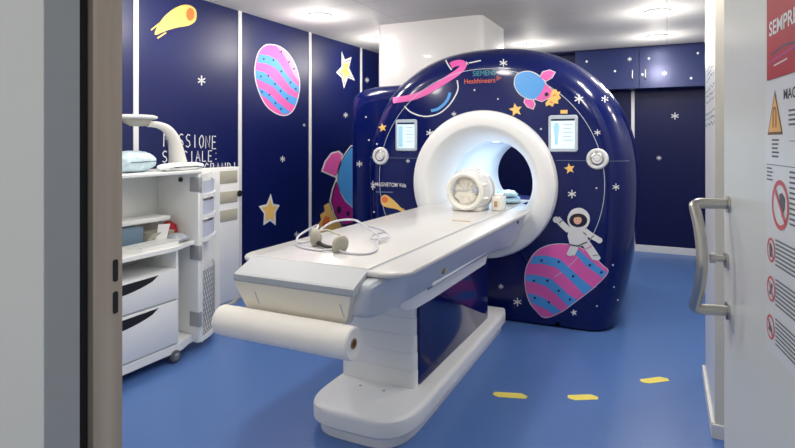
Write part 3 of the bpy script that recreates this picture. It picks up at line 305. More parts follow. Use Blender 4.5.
 'planet_w': [(0, 'white', [(4.363, 2.409), (4.411, 2.417), (4.469, 2.422), (4.525, 2.421), (4.577, 2.413), (4.629, 2.4), (4.677, 2.381), (4.721, 2.356), (4.762, 2.326), (4.798, 2.29), (4.832, 2.247), (4.861, 2.198), (4.883, 2.151), (4.896, 2.11), (4.902, 2.07), (4.902, 2.028), (4.893, 1.978), (4.877, 1.925), (4.857, 1.876), (4.833, 1.834), (4.806, 1.795), (4.774, 1.763), (4.739, 1.739), (4.699, 1.721), (4.656, 1.711), (4.609, 1.707), (4.558, 1.71), (4.506, 1.72), (4.451, 1.736), (4.395, 1.759), (4.345, 1.786), (4.304, 1.821), (4.269, 1.861), (4.239, 1.902), (4.213, 1.944), (4.192, 1.988), (4.177, 2.031), (4.168, 2.072), (4.164, 2.111), (4.166, 2.153), (4.175, 2.199), (4.19, 2.248), (4.208, 2.29), (4.229, 2.321), (4.252, 2.345), (4.277, 2.366), (4.301, 2.384), (4.328, 2.398)]), (1, 'pink', [(4.367, 2.4), (4.414, 2.407), (4.47, 2.412), (4.524, 2.411), (4.575, 2.403), (4.625, 2.389), (4.671, 2.371), (4.713, 2.346), (4.752, 2.316), (4.786, 2.281), (4.817, 2.239), (4.844, 2.193), (4.865, 2.148), (4.878, 2.108), (4.885, 2.071), (4.885, 2.03), (4.877, 1.982), (4.863, 1.931), (4.845, 1.884), (4.823, 1.842), (4.797, 1.804), (4.767, 1.773), (4.732, 1.749), (4.694, 1.731), (4.653, 1.721), (4.607, 1.717), (4.557, 1.721), (4.507, 1.73), (4.453, 1.746), (4.398, 1.768), (4.35, 1.796), (4.311, 1.83), (4.278, 1.869), (4.25, 1.909), (4.226, 1.95), (4.206, 1.992), (4.192, 2.033), (4.182, 2.072), (4.178, 2.11), (4.179, 2.15), (4.187, 2.195), (4.201, 2.243), (4.217, 2.284), (4.237, 2.314), (4.259, 2.338), (4.283, 2.358), (4.307, 2.376), (4.333, 2.389)]), (2, 'blue', [(4.23, 2.292), (4.384, 2.296), (4.507, 2.268), (4.634, 2.169), (4.767, 2.078), (4.877, 2.034), (4.877, 1.957), (4.728, 2.011), (4.615, 2.094), (4.489, 2.182), (4.35, 2.21), (4.205, 2.207)]), (2, 'blue', [(4.182, 2.129), (4.316, 2.122), (4.436, 2.069), (4.56, 2.001), (4.69, 1.938), (4.853, 1.903), (4.809, 1.822), (4.69, 1.855), (4.579, 1.912), (4.453, 1.988), (4.316, 2.024), (4.185, 2.05)]), (2, 'blue', [(4.217, 1.965), (4.316, 1.947), (4.419, 1.9), (4.524, 1.84), (4.69, 1.769), (4.728, 1.747), (4.615, 1.724), (4.56, 1.751), (4.453, 1.808), (4.35, 1.869), (4.257, 1.899)]), (2, 'lilac', [(4.489, 2.41), (4.579, 2.403), (4.679, 2.367), (4.786, 2.281), (4.857, 2.159), (4.873, 2.089), (4.786, 2.151), (4.69, 2.269), (4.597, 2.348)]), (3, 'ink', [(4.313, 2.253), (4.309, 2.245), (4.3, 2.241), (4.29, 2.243), (4.286, 2.25), (4.29, 2.258), (4.3, 2.262), (4.309, 2.26)]), (3, 'ink', [(4.461, 2.262), (4.456, 2.253), (4.446, 2.249), (4.437, 2.251), (4.432, 2.258), (4.437, 2.266), (4.446, 2.271), (4.456, 2.269)]), (3, 'ink', [(4.586, 2.365), (4.582, 2.357), (4.571, 2.352), (4.561, 2.354), (4.557, 2.361), (4.561, 2.369), (4.571, 2.374), (4.582, 2.372)]), (3, 'ink', [(4.717, 2.277), (4.712, 2.268), (4.701, 2.263), (4.691, 2.265), (4.686, 2.273), (4.691, 2.281), (4.701, 2.286), (4.712, 2.284)]), (3, 'ink', [(4.802, 2.217), (4.797, 2.208), (4.786, 2.203), (4.775, 2.205), (4.77, 2.213), (4.775, 2.222), (4.786, 2.226), (4.797, 2.224)]), (3, 'ink', [(4.586, 2.164), (4.582, 2.155), (4.571, 2.151), (4.561, 2.153), (4.557, 2.161), (4.561, 2.169), (4.571, 2.173), (4.582, 2.171)]), (3, 'ink', [(4.27, 2.078), (4.266, 2.07), (4.257, 2.066), (4.247, 2.068), (4.243, 2.075), (4.247, 2.083), (4.257, 2.087), (4.266, 2.085)]), (3, 'ink', [(4.381, 2.096), (4.377, 2.088), (4.367, 2.084), (4.357, 2.086), (4.353, 2.093), (4.357, 2.102), (4.367, 2.106), (4.377, 2.104)]), (3, 'ink', [(4.744, 2.064), (4.739, 2.056), (4.728, 2.051), (4.717, 2.054), (4.713, 2.061), (4.717, 2.07), (4.728, 2.074), (4.739, 2.072)]), (3, 'ink', [(4.485, 2.024), (4.481, 2.016), (4.471, 2.012), (4.461, 2.014), (4.457, 2.022), (4.461, 2.03), (4.471, 2.034), (4.481, 2.032)]), (3, 'ink', [(4.833, 2.006), (4.828, 1.998), (4.817, 1.993), (4.806, 1.996), (4.801, 2.004), (4.806, 2.012), (4.817, 2.017), (4.828, 2.014)]), (3, 'ink', [(4.575, 1.962), (4.571, 1.953), (4.56, 1.949), (4.55, 1.952), (4.546, 1.959), (4.55, 1.968), (4.56, 1.972), (4.571, 1.969)]), (3, 'ink', [(4.286, 1.93), (4.283, 1.922), (4.273, 1.918), (4.264, 1.92), (4.26, 1.927), (4.264, 1.935), (4.273, 1.939), (4.283, 1.937)]), (3, 'ink', [(4.398, 1.91), (4.394, 1.902), (4.384, 1.898), (4.374, 1.9), (4.37, 1.907), (4.374, 1.915), (4.384, 1.919), (4.394, 1.917)]), (3, 'ink', [(4.686, 1.892), (4.682, 1.883), (4.671, 1.879), (4.661, 1.882), (4.656, 1.89), (4.661, 1.898), (4.671, 1.902), (4.682, 1.899)]), (3, 'ink', [(4.492, 1.833), (4.488, 1.825), (4.478, 1.821), (4.468, 1.824), (4.464, 1.831), (4.468, 1.84), (4.478, 1.843), (4.488, 1.841)]), (3, 'ink', [(4.582, 1.779), (4.578, 1.771), (4.568, 1.767), (4.557, 1.77), (4.553, 1.778), (4.557, 1.786), (4.568, 1.79), (4.578, 1.787)])],
 'star_w0': [(0, 'white', [(5.746, 2.539), (5.824, 2.446), (5.984, 2.504), (5.919, 2.356), (6.067, 2.213), (5.893, 2.234), (5.798, 2.088), (5.746, 2.219), (5.62, 2.267), (5.746, 2.355)]), (1, 'navy', [(5.763, 2.496), (5.826, 2.421), (5.954, 2.467), (5.902, 2.349), (6.019, 2.235), (5.881, 2.252), (5.805, 2.135), (5.763, 2.24), (5.662, 2.278), (5.763, 2.348)]), (1.6, 'white', [(5.77, 2.479), (5.826, 2.411), (5.941, 2.452), (5.895, 2.347), (6, 2.244), (5.876, 2.259), (5.808, 2.153), (5.77, 2.248), (5.679, 2.282), (5.77, 2.346)]), (2.2, 'gold', [(5.781, 2.453), (5.827, 2.396), (5.923, 2.43), (5.884, 2.342), (5.972, 2.257), (5.869, 2.27), (5.812, 2.181), (5.781, 2.26), (5.704, 2.289), (5.781, 2.342)])],
 'star_w1': [(0, 'white', [(4.41, 0.928), (4.449, 0.821), (4.554, 0.796), (4.487, 0.731), (4.487, 0.599), (4.399, 0.655), (4.298, 0.625), (4.306, 0.74), (4.226, 0.82), (4.346, 0.827)]), (1, 'gold', [(4.406, 0.876), (4.432, 0.801), (4.506, 0.783), (4.459, 0.738), (4.459, 0.646), (4.398, 0.685), (4.327, 0.664), (4.332, 0.744), (4.275, 0.801), (4.361, 0.805)])],
 'rocket_w': [(0, 'white', [(5.303, 1.102), (5.372, 1.217), (5.512, 1.315), (5.687, 1.334), (5.779, 1.285), (5.699, 1.125), (5.611, 1.012)]), (0, 'white', [(5.961, 1.397), (5.911, 1.364), (5.84, 1.317), (5.776, 1.267), (5.726, 1.216), (5.682, 1.161), (5.647, 1.109), (5.625, 1.059), (5.616, 1.011), (5.617, 0.963), (5.628, 0.917), (5.65, 0.873), (5.679, 0.83), (5.711, 0.786), (5.751, 0.741), (5.806, 0.695), (5.898, 0.641), (6.009, 0.583), (6.089, 0.542), (6.707, 0.476), (7.176, 0.899), (6.705, 1.415)]), (1, 'white', [(5.611, 0.997), (5.69, 0.854), (5.836, 0.722), (6.113, 0.551), (6.037, 0.381), (5.757, 0.388), (5.574, 0.562), (5.471, 0.751), (5.526, 0.885)]), (2, 'pink', [(5.329, 1.112), (5.405, 1.213), (5.52, 1.296), (5.672, 1.317), (5.75, 1.273), (5.672, 1.139), (5.606, 1.031)]), (1, 'gold', [(5.467, 0.732), (5.354, 0.707), (5.38, 0.642), (5.279, 0.611), (5.304, 0.552), (5.23, 0.506), (5.264, 0.46), (5.245, 0.393), (5.457, 0.346), (5.784, 0.326), (5.672, 0.49), (5.52, 0.64)]), (2, 'ink', [(5.959, 1.379), (5.911, 1.346), (5.844, 1.298), (5.784, 1.249), (5.739, 1.198), (5.7, 1.145), (5.672, 1.095), (5.655, 1.05), (5.649, 1.006), (5.65, 0.964), (5.659, 0.923), (5.676, 0.883), (5.7, 0.842), (5.727, 0.8), (5.762, 0.757), (5.813, 0.713), (5.899, 0.659), (6.003, 0.603), (6.08, 0.562), (6.677, 0.494), (7.128, 0.902), (6.677, 1.399)]), (3, 'blue', [(5.957, 1.364), (5.911, 1.332), (5.846, 1.287), (5.788, 1.239), (5.745, 1.19), (5.707, 1.139), (5.68, 1.091), (5.664, 1.047), (5.657, 1.005), (5.658, 0.964), (5.667, 0.924), (5.684, 0.886), (5.707, 0.846), (5.733, 0.806), (5.767, 0.765), (5.816, 0.721), (5.899, 0.67), (6, 0.616), (6.074, 0.576), (6.647, 0.512), (7.079, 0.904), (6.647, 1.382)]), (4, 'white', [(5.612, 0.993), (5.691, 0.849), (5.83, 0.719), (6.103, 0.554), (6.032, 0.386), (5.757, 0.393), (5.578, 0.565), (5.479, 0.749), (5.531, 0.881)]), (5, 'ink', [(5.617, 0.981), (5.694, 0.837), (5.813, 0.713), (6.08, 0.562), (6.019, 0.399), (5.756, 0.405), (5.59, 0.574), (5.499, 0.743), (5.541, 0.87)]), (6, 'magenta', [(5.628, 0.951), (5.698, 0.821), (5.804, 0.709), (6.044, 0.574), (5.989, 0.428), (5.753, 0.432), (5.603, 0.584), (5.521, 0.737), (5.56, 0.851)]), (2, 'orange', [(5.304, 0.496), (5.38, 0.585), (5.483, 0.558), (5.467, 0.474), (5.38, 0.443)]), (7, 'ink', [(5.722, 0.618), (5.717, 0.597), (5.703, 0.582), (5.683, 0.575), (5.661, 0.578), (5.641, 0.589), (5.627, 0.607), (5.623, 0.629), (5.627, 0.649), (5.641, 0.664), (5.661, 0.671), (5.683, 0.669), (5.703, 0.657), (5.717, 0.639)]), (7, 'ink', [(5.931, 0.548), (5.927, 0.535), (5.915, 0.525), (5.898, 0.521), (5.879, 0.523), (5.861, 0.531), (5.85, 0.544), (5.845, 0.558), (5.85, 0.572), (5.861, 0.582), (5.879, 0.586), (5.898, 0.584), (5.915, 0.575), (5.927, 0.563)])],
 'meteor_w': [(0, 'gold', [(3.02, 2.268), (3.021, 2.289), (3.039, 2.327), (3.061, 2.364), (3.083, 2.396), (3.11, 2.428), (3.141, 2.458), (3.177, 2.489), (3.218, 2.518), (3.258, 2.542), (3.295, 2.559), (3.33, 2.569), (3.362, 2.573), (3.392, 2.571), (3.417, 2.562), (3.435, 2.547), (3.443, 2.523), (3.443, 2.491), (3.435, 2.463), (3.418, 2.441), (3.393, 2.422), (3.362, 2.405), (3.325, 2.391), (3.283, 2.379), (3.241, 2.366), (3.201, 2.35), (3.162, 2.334), (3.125, 2.318), (3.083, 2.296), (3.043, 2.274)]), (1, 'orange', [(3.418, 2.507), (3.414, 2.483), (3.401, 2.462), (3.383, 2.448), (3.363, 2.444), (3.345, 2.451), (3.333, 2.467), (3.329, 2.489), (3.333, 2.513), (3.345, 2.534), (3.363, 2.548), (3.383, 2.552), (3.401, 2.546), (3.414, 2.53)]), (0, 'gold', [(2.99, 2.295), (3.075, 2.367), (3.066, 2.374), (2.982, 2.302)]), (0, 'gold', [(3.049, 2.242), (3.132, 2.301), (3.124, 2.309), (3.041, 2.251)])],
 'aster_w0': [(0, 'white', [(3.49, 2.005), (3.49, 1.92), (3.505, 1.921), (3.505, 2.006)]), (0, 'white', [(3.454, 1.972), (3.535, 1.944), (3.543, 1.954), (3.461, 1.982)]), (0, 'white', [(3.535, 1.99), (3.454, 1.946), (3.461, 1.937), (3.543, 1.981)])],
 'aster_w1': [(0, 'white', [(4.591, 1.298), (4.591, 1.233), (4.606, 1.232), (4.606, 1.298)]), (0, 'white', [(4.557, 1.276), (4.633, 1.246), (4.64, 1.254), (4.564, 1.284)]), (0, 'white', [(4.633, 1.282), (4.557, 1.256), (4.564, 1.249), (4.64, 1.274)])],
 'aster_w2': [(0, 'white', [(4.83, 0.487), (4.83, 0.423), (4.845, 0.421), (4.845, 0.485)]), (0, 'white', [(4.796, 0.47), (4.873, 0.431), (4.88, 0.437), (4.803, 0.476)]), (0, 'white', [(4.873, 0.466), (4.796, 0.45), (4.803, 0.442), (4.88, 0.457)])],
 'aster_w3': [(0, 'white', [(6.371, 2.286), (6.371, 2.218), (6.39, 2.219), (6.39, 2.288)]), (0, 'white', [(6.325, 2.258), (6.427, 2.239), (6.436, 2.248), (6.334, 2.267)]), (0, 'white', [(6.427, 2.276), (6.325, 2.237), (6.334, 2.23), (6.436, 2.269)])],
 'aster_w4': [(0, 'white', [(5.831, 1.803), (5.831, 1.735), (5.849, 1.735), (5.849, 1.804)]), (0, 'white', [(5.788, 1.778), (5.884, 1.753), (5.893, 1.761), (5.797, 1.786)]), (0, 'white', [(5.884, 1.79), (5.788, 1.757), (5.797, 1.749), (5.893, 1.782)])],
 'aster_w5': [(0, 'white', [(4.969, 1.641), (4.969, 1.607), (4.977, 1.607), (4.977, 1.642)]), (0, 'white', [(4.95, 1.629), (4.993, 1.615), (4.997, 1.619), (4.954, 1.633)]), (0, 'white', [(4.993, 1.634), (4.95, 1.618), (4.954, 1.614), (4.997, 1.63)])],
 'cab_l0': [(0, 'white', [(-0.43, 2.519), (-0.43, 2.463), (-0.422, 2.463), (-0.422, 2.519)]), (0, 'white', [(-0.451, 2.5), (-0.405, 2.474), (-0.401, 2.482), (-0.448, 2.508)]), (0, 'white', [(-0.405, 2.505), (-0.451, 2.485), (-0.448, 2.477), (-0.401, 2.497)])],
 'cab_l1': [(0, 'white', [(-0.586, 2.347), (-0.59, 2.336), (-0.601, 2.332), (-0.611, 2.337), (-0.615, 2.349), (-0.611, 2.359), (-0.601, 2.363), (-0.59, 2.358)])],
 'cab_l2': [(0, 'white', [(-0.932, 2.492), (-0.937, 2.481), (-0.947, 2.477), (-0.958, 2.482), (-0.962, 2.494), (-0.958, 2.505), (-0.947, 2.509), (-0.937, 2.503)])],
 'cab_r0': [(0, 'white', [(-0.034, 2.324), (-0.034, 2.255), (-0.025, 2.254), (-0.025, 2.324)]), (0, 'white', [(-0.06, 2.301), (-0.003, 2.269), (0.001, 2.277), (-0.056, 2.31)]), (0, 'white', [(-0.003, 2.307), (-0.06, 2.281), (-0.056, 2.271), (0.001, 2.298)])],
 'cab_r1': [(0, 'white', [(-0.189, 2.484), (-0.193, 2.472), (-0.204, 2.468), (-0.214, 2.474), (-0.219, 2.485), (-0.214, 2.497), (-0.204, 2.501), (-0.193, 2.495)])],
 'cab_r2': [(0, 'white', [(0.349, 2.513), (0.345, 2.502), (0.335, 2.498), (0.326, 2.503), (0.322, 2.515), (0.326, 2.525), (0.335, 2.529), (0.345, 2.524)])],
 'cab_r3': [(0, 'white', [(0.277, 2.214), (0.273, 2.203), (0.263, 2.199), (0.254, 2.204), (0.249, 2.215), (0.254, 2.226), (0.263, 2.23), (0.273, 2.225)])],
 'cab_r4': [(0, 'white', [(-0.262, 2.286), (-0.267, 2.275), (-0.277, 2.27), (-0.288, 2.276), (-0.292, 2.287), (-0.288, 2.299), (-0.277, 2.303), (-0.267, 2.298)])],
}

# ------------------------------------------------------------------ room
XL, YB, ZC, XR = -3.55, 7.94, 2.65, 1.5
struct('floor', box(B(), -3.8, 2.6, -1.6, 8.2, -.1, 0), 'floor')
struct('ceiling', box(B(), -3.8, 1.7, .56, 8.2, ZC, ZC+.1), 'ceiling')
struct('wall_left', box(B(), XL-.12, XL, .56, 8.05, 0, ZC), 'navywall')
struct('wall_back', box(B(), XL, XR+.1, YB, YB+.12, 0, ZC), 'navyback')
struct('wall_right', box(B(), XR, XR+.12, .56, YB, 0, ZC), 'partition')
bm = B(); box(bm, XL, -.93, .56, .69, 0, ZC); box(bm, .36, XR, .56, .69, 0, ZC); box(bm, -.93, .36, .56, .69, 2.2, ZC)
struct('wall_front', bm, 'jamblight')
for i, y in enumerate((1.73, 2.85, 3.965, 5.085, 6.22)):
    struct('trim_%d' % (i+1), box(B(), XL-.01, XL+.006, y-.022, y+.022, 0, ZC), 'white')
struct('trim_6', box(B(), -.425, -.385, YB-.006, YB, .1, 2.11), 'white')
struct('baseboard_back', box(B(), XL, XR, YB-.02, YB, 0, .09, .004), 'white')
struct('baseboard_left', box(B(), XL, XL+.015, .7, YB, 0, .08, .004), 'white')
# white partition by the door
part = struct('wall_partition', box(B(), .212, .40, 3.12, 3.89, 0, ZC, .004), 'partition')
struct('edge_cap', box(B(), .210, .402, 3.108, 3.124, .07, ZC), 'partedge', part)
bm = B(); box(bm, .194, .212, 3.10, 3.90, 0, .07, .004); box(bm, .194, .41, 3.098, 3.12, 0, .07, .004)
struct('baseboard_right', bm, 'white')
# enclosure above the scanner
struct('wall_column', slab(B(), rrect((-2.71-1.575)/2, 5.49, (2.71-1.575)/2, .415, .07), 2.003, ZC), 'whitegloss', smooth=True)
# door frame, left of the opening
fr = thing('door_frame', 'grey door frame with brushed steel strike plate at left of the opening', 'door frame', (-.93, .62, 0))
fr['kind'] = 'structure'
obj('jamb', box(B(), -1.7, -.90, .553, .612, 0, 2.2), 'jambgrey', fr, False)
obj('casing', box(B(), -1.7, -.9005, .551, .5529, 0, 2.2), 'jamblight', fr, False)
obj('gap_seal', box(B(), -.95, -.915, .612, .640, 0, 2.2), 'dark', fr, False, 'black rubber seal in the frame groove')
bm = B(); box(bm, -.93, -.90, .637, .694, 0, 2.2)
sp = obj('strike_plate', bm, 'strike', fr, False, 'scratched brushed steel strike plate')
for z0, z1 in ((1.195, 1.235), (1.137, 1.177)):
    bm = B(); P = rrect(.680, (z0+z1)/2, .0052, (z1-z0)/2, .004); loft(bm, [[(-.906, y, z) for y, z in P], [(-.8992, y, z) for y, z in P]]); obj('latch_slot', bm, 'dark', sp, False)
bm = B(); box(bm, .36, .40, .545, .694, 0, 2.2); box(bm, -.93, .40, .545, .694, 2.2, 2.24)
struct('trim_7', bm, 'strike')

# ------------------------------------------------------------------ open door leaf
P0 = Vector((.146, 1.82, 0)); P1 = Vector((.30, .65, 0)); E = (P1-P0).normalized(); N = Vector((E.y, -E.x, 0))
if N.x > 0: N = -N
def leaf_pt(s, z, h=0): return P0+E*s+N*h+Vector((0, 0, z))
def leaf_box(bm, s0, s1, z0, z1, h0, h1):
    c = [leaf_pt(s, z, h) for s, z, h in ((s0, z0, h0), (s1, z0, h0), (s1, z0, h1), (s0, z0, h1))]
    return loft(bm, [c, [p+Vector((0, 0, z1-z0)) for p in c]])
L = (P1-P0).length
dr = struct('door_1', leaf_box(B(), 0, L, .012, 2.16, -.055, 0), 'leaf')
hd = B()
pth = [leaf_pt(.054, 1.277, 0), leaf_pt(.056, 1.277, .045), leaf_pt(.058, 1.277, .070), leaf_pt(.061, 1.272, .0835)]
pth += [leaf_pt(.066, 1.262, .085), leaf_pt(.085, 1.222, .080), leaf_pt(.100, 1.17, .076), leaf_pt(.105, 1.13, .075), leaf_pt(.100, 1.09, .076), leaf_pt(.085, 1.038, .080), leaf_pt(.066, .998, .085), leaf_pt(.061, .988, .0835), leaf_pt(.058, .983, .070), leaf_pt(.056, .983, .045), leaf_pt(.054, .983, 0)]
tube(hd, spline(pth, 5), .0145, 16)
h = struct('door_handle', hd, 'steel', dr, True); h['label'] = 'curved brushed steel pull handle'
for z in (1.277, .983):
    bm = B(); rod(bm, leaf_pt(.054, z, 0), leaf_pt(.054, z, .006), .024, 24); struct('rosette', bm, 'steel', h, True)
bm = B(); rod(bm, leaf_pt(.036, 1.119, 0), leaf_pt(.036, 1.119, .006), .022, 24); lk = struct('door_lock', bm, 'steel', dr, True)
bm = B(); rod(bm, leaf_pt(.034, 1.122, .006), leaf_pt(.034, 1.122, .03), .009, 16); rod(bm, leaf_pt(.034, 1.122, .03), leaf_pt(.034, 1.122, .042), .014, 16); struct('thumb_turn', bm, 'steel', lk, True)
def leaf_fn(a, b, h): return leaf_pt(a, b, h)
# red sign
sg = thing('warning_sign', 'red sign with white capital letters taped high on the white door', 'sign', leaf_pt(.55, 1.58, .001))
obj('sign_panel', leaf_box(B(), .392, .75, 1.581, 1.90, .0005, .0025), 'signred', sg, False)
ly = font_polys('SEMPRE', None, .410, 1.672, width=.165, height=.031, mn='signwhite', bold=.02)
bm, nm = printed(ly, lambda a, b, h: leaf_pt(a, b, .0025+h), None, .0006); obj('lettering', bm, nm, sg, False, 'white capital letters')
for q, wd, mn in (([(.42, 1.632), (.50, 1.640), (.56, 1.636)], .004, 'navy'), ([(.41, 1.617), (.47, 1.622), (.56, 1.628)], .004, 'magenta'), ([(.44, 1.607), (.52, 1.611)], .003, 'signwhite')):
    bm, nm = printed(rib(q, wd, mn), lambda a, b, h: leaf_pt(a, b, .0025+h), None, .0006); obj('pen_stroke', bm, nm, sg, False)
# white safety notice
sg = thing('safety_notice', 'white magnet safety notice with yellow triangle and prohibition circles on the door', 'sign', leaf_pt(.55, 1.0, .001))
obj('sign_panel', leaf_box(B(), .383, .75, 1.003, 1.576, .0005, .002), 'signwhite', sg, False)
fn = lambda a, b, h: leaf_pt(a, b, .002+h)
ly = font_polys('MAG', None, .497, 1.532, width=.07, height=.021, mn='signblack', bold=.02)
for k in range(4): ly += rib([(.525, 1.509-.009*k), (.72, 1.509-.009*k)], .004, 'signink')
for k in range(5): ly += rib([(.425, 1.452-.0085*k), (.47-.004*(k % 3), 1.452-.0085*k)], .0038, 'signink')
for z0, s0 in ((1.40, .39), (1.495-.045, .53)): ly += rib([(s0, z0), (.74, z0)], .0015, 'signink')
for k in range(4): ly += rib([(.392, 1.392-.008*k), (.425+.006*(k % 2), 1.392-.008*k)], .0032, 'signink')
for k in range(11): ly += rib([(.53, 1.39-.010*k), (.72-.02*(k % 3), 1.39-.010*k)], .004, 'signink')
for zc in (1.219, 1.137, 1.055):
    for k in range(7): ly += rib([(.448, zc+.026-.0085*k), (.66-.03*(k % 3), zc+.026-.0085*k)], .0035, 'signink')
bm, nm = printed(ly, fn, None, .0004); obj('lettering', bm, nm, sg, False, 'small dark print')
ly = [(0, 'tribrown', [(.445, 1.557), (.397, 1.463), (.493, 1.463)]), (1, 'triyellow', [(.445, 1.546), (.405, 1.469), (.485, 1.469)])]
ly += rib([(.436, 1.478), (.436, 1.51), (.441, 1.519), (.449, 1.519), (.454, 1.51), (.454, 1.478)], .005, 'tribrown', 2)
bm, nm = printed(ly, fn, None, .0004); obj('warning_triangle', bm, nm, sg, False, 'yellow warning triangle')
def ban(c, r, fig):
    ly = disc(c, r, r, 'signwhite', 0)+ring2(c, r*.8, r, 1, 'banred', 1)+fig+rib([(c[0]-r*.6, c[1]+r*.6), (c[0]+r*.6, c[1]-r*.6)], r*.17, 'banred', 3)
    bm, nm = printed(ly, fn, None, .0004); obj('prohibition_symbol', bm, nm, sg, False, 'red barred circle')
c = (.477, 1.32); ban(c, .051, [(2, 'signink', [(c[0]-.002, c[1]+.022), (c[0]+.012, c[1]+.026), (c[0]+.03, c[1]+.016), (c[0]+.028, c[1]-.004), (c[0]+.012, c[1]-.024), (c[0]-.003, c[1])])])
c = (.421, 1.219); ban(c, .026, [(2, 'signink', [(c[0]-.006, c[1]-.015), (c[0]+.006, c[1]-.015), (c[0]+.01, c[1]+.004), (c[0], c[1]+.016), (c[0]-.01, c[1]+.004)])])
c = (.421, 1.137); ban(c, .027, [(2, 'signink', [(c[0]-.012, c[1]-.012), (c[0]-.002, c[1]-.014), (c[0]+.012, c[1]+.010), (c[0]+.004, c[1]+.014)])])
c = (.417, 1.055); ban(c, .026, [(2, 'signink', [(c[0]-.012, c[1]-.008), (c[0]+.012, c[1]-.012), (c[0]+.010, c[1]-.002), (c[0]-.006, c[1]+.010)])])

# ------------------------------------------------------------------ downlights
def downlight(x, y, label, group):
    t = thing('ceiling_downlight', label, 'ceiling light', (x, y, ZC), group)
    bm = B(); lathe(bm, [(.098, 0), (.112, -.004), (.115, -.012), (.098, -.014), (.090, -.008)], (x, y, ZC), 'z', 32); obj('trim_ring', bm, 'white', t)
    bm = B(); lathe(bm, [(.0, -.009), (.05, -.009), (.091, -.007)], (x, y, ZC), 'z', 32); obj('diffuser', bm, 'lamp', t)
    la = bpy.data.lights.new('lamp_light', 'AREA'); la.shape = 'DISK'; la.size = .17; la.energy = LAMP_W; la.color = (1, .945, .87)
    lo = bpy.data.objects.new('lamp_light', la); COL.objects.link(lo); lo.parent = t; lo.location = (0, 0, -.02)
    lb = bpy.data.lights.new('fill_glow', 'POINT'); lb.shadow_soft_size = .09; lb.energy = FILL_W; lb.color = (1, .945, .87)  # added unseen point light below the fixture, fills ceiling and upright faces
    lq = bpy.data.objects.new('fill_glow', lb); COL.objects.link(lq); lq.parent = t; lq.location = (0, 0, -.28)
downlight(-2.97, 4.42, 'round ceiling downlight close to the navy left wall above the striped planet', None)
downlight(-.083, 5.65, 'nearer of the two round ceiling downlights before the navy cupboards', None)
downlight(-.103, 6.99, 'farther round ceiling downlight, closest to the navy cupboards', None)
for x, y in ((-2.97, 3.05), (-2.97, 1.75), (-2.97, 5.75), (-.09, 4.3), (-.09, 2.95), (-1.5, 3.2), (-1.5, 1.75), (-1.5, 6.9), (1.0, 5.0)):
    downlight(x, y, 'round recessed ceiling downlight beyond the top of the photograph', 'downlights further along the ceiling')

# ------------------------------------------------------------------ scanner
GX, GZ, GA, GB, GY = -1.375, 1.10, 1.172, 1.15, 4.40
def wz(z):
    t = 1-max(0, z)/GZ
    return GA-.15*t*t
def rho(x, z):
    dx = x-GX
    if z >= GZ: return ((abs(dx)/GA)**2.3+((z-GZ)/GB)**2.3)**(1/2.3)
    return abs(dx)/wz(z)
def fY(x, z):
    r = min(rho(x, z), 1.0); y = GY+.03*r*r
    if r > .82: y += .30*(1-math.sqrt(max(0, 1-((r-.82)/.18)**2)))
    return y
def outline(k, zb=.015):
    pts = []
    for i in range(15):
        z = zb+(GZ-zb)*i/15; pts.append((GX+wz(z)*k, z))
    for i in range(65):
        a = math.pi*i/64; c, s_ = math.cos(a), math.sin(a)
        q = k/((abs(c)/GA)**2.3+(s_/GB)**2.3)**(1/2.3)
        pts.append((GX+q*c, GZ+q*s_))
    for i in range(14, -1, -1):
        z = zb+(GZ-zb)*i/15; pts.append((GX-wz(z)*k, z))
    return pts
sc = thing('mri_scanner', 'large navy blue round MRI scanner with space cartoons and white bore ring', 'scanner', (GX, 5.1, 0))
secs = []
hole = lambda n_: None
ks = [1.0, 1.0, .998, .992, .98, .96, .935, .90, .86, .82, .77, .72, .67, .62]
N_ = len(outline(1))
bm = B()
rows = []
o1 = outline(1)
rows.append([(x, 4.98, z) for x, z in o1])
for k in ks[1:]:
    rows.append([(x, fY(x, z) if k < 1 else GY+.335, z) for x, z in outline(k)])
# inner boundary: circle of the bore opening
inner = []
for x, z in outline(.62):
    a = math.atan2(z-1.10, x-GX); inner.append((GX+.57*math.cos(a), fY(GX+.57*math.cos(a), 1.10+.57*math.sin(a)), 1.10+.57*math.sin(a)))
# lower open side of the inner boundary closes under the ring
vr = [[bm.verts.new(p) for p in r] for r in rows]
for a, b in zip(vr, vr[1:]):
    for k in range(N_-1): bm.faces.new((a[k], a[k+1], b[k+1], b[k]))
iv = [bm.verts.new(p) for p in inner]
for k in range(N_-1): bm.faces.new((vr[-1][k], vr[-1][k+1], iv[k+1], iv[k]))
# fill between the two bottom ends of the front (below the ring)
cl = []
for i in range(13):
    a = math.atan2(inner[0][2]-1.10, inner[0][0]-GX); b = math.atan2(inner[-1][2]-1.10, inner[-1][0]-GX)
    t = i/12; ang = a+(b-2*math.pi-a if b > 0 else b-a)*t if False else a+((b if b < a else b-2*math.pi)-a)*t
    cl.append((GX+.57*math.cos(ang), fY(GX+.57*math.cos(ang), 1.10+.57*math.sin(ang)), 1.10+.57*math.sin(ang)))
bt = [(rows[-1][0][0]+(rows[-1][-1][0]-rows[-1][0][0])*i/12, 0, .015) for i in range(13)]
for i in range(12):
    for j in range(8):
        q = []
        for (k, u) in ((i, j), (i+1, j), (i+1, j+1), (i, j+1)):
            x = cl[k][0]+(bt[k][0]-cl[k][0])*u/8; z = cl[k][2]+(.015-cl[k][2])*u/8
            q.append(bm.verts.new((x, fY(x, z), z)))
        bm.faces.new(q)
bmesh.ops.remove_doubles(bm, verts=bm.verts, dist=.0005)
bmesh.ops.recalc_face_normals(bm, faces=bm.faces)
front = obj('front_cover', bm, 'navyglossy', sc)
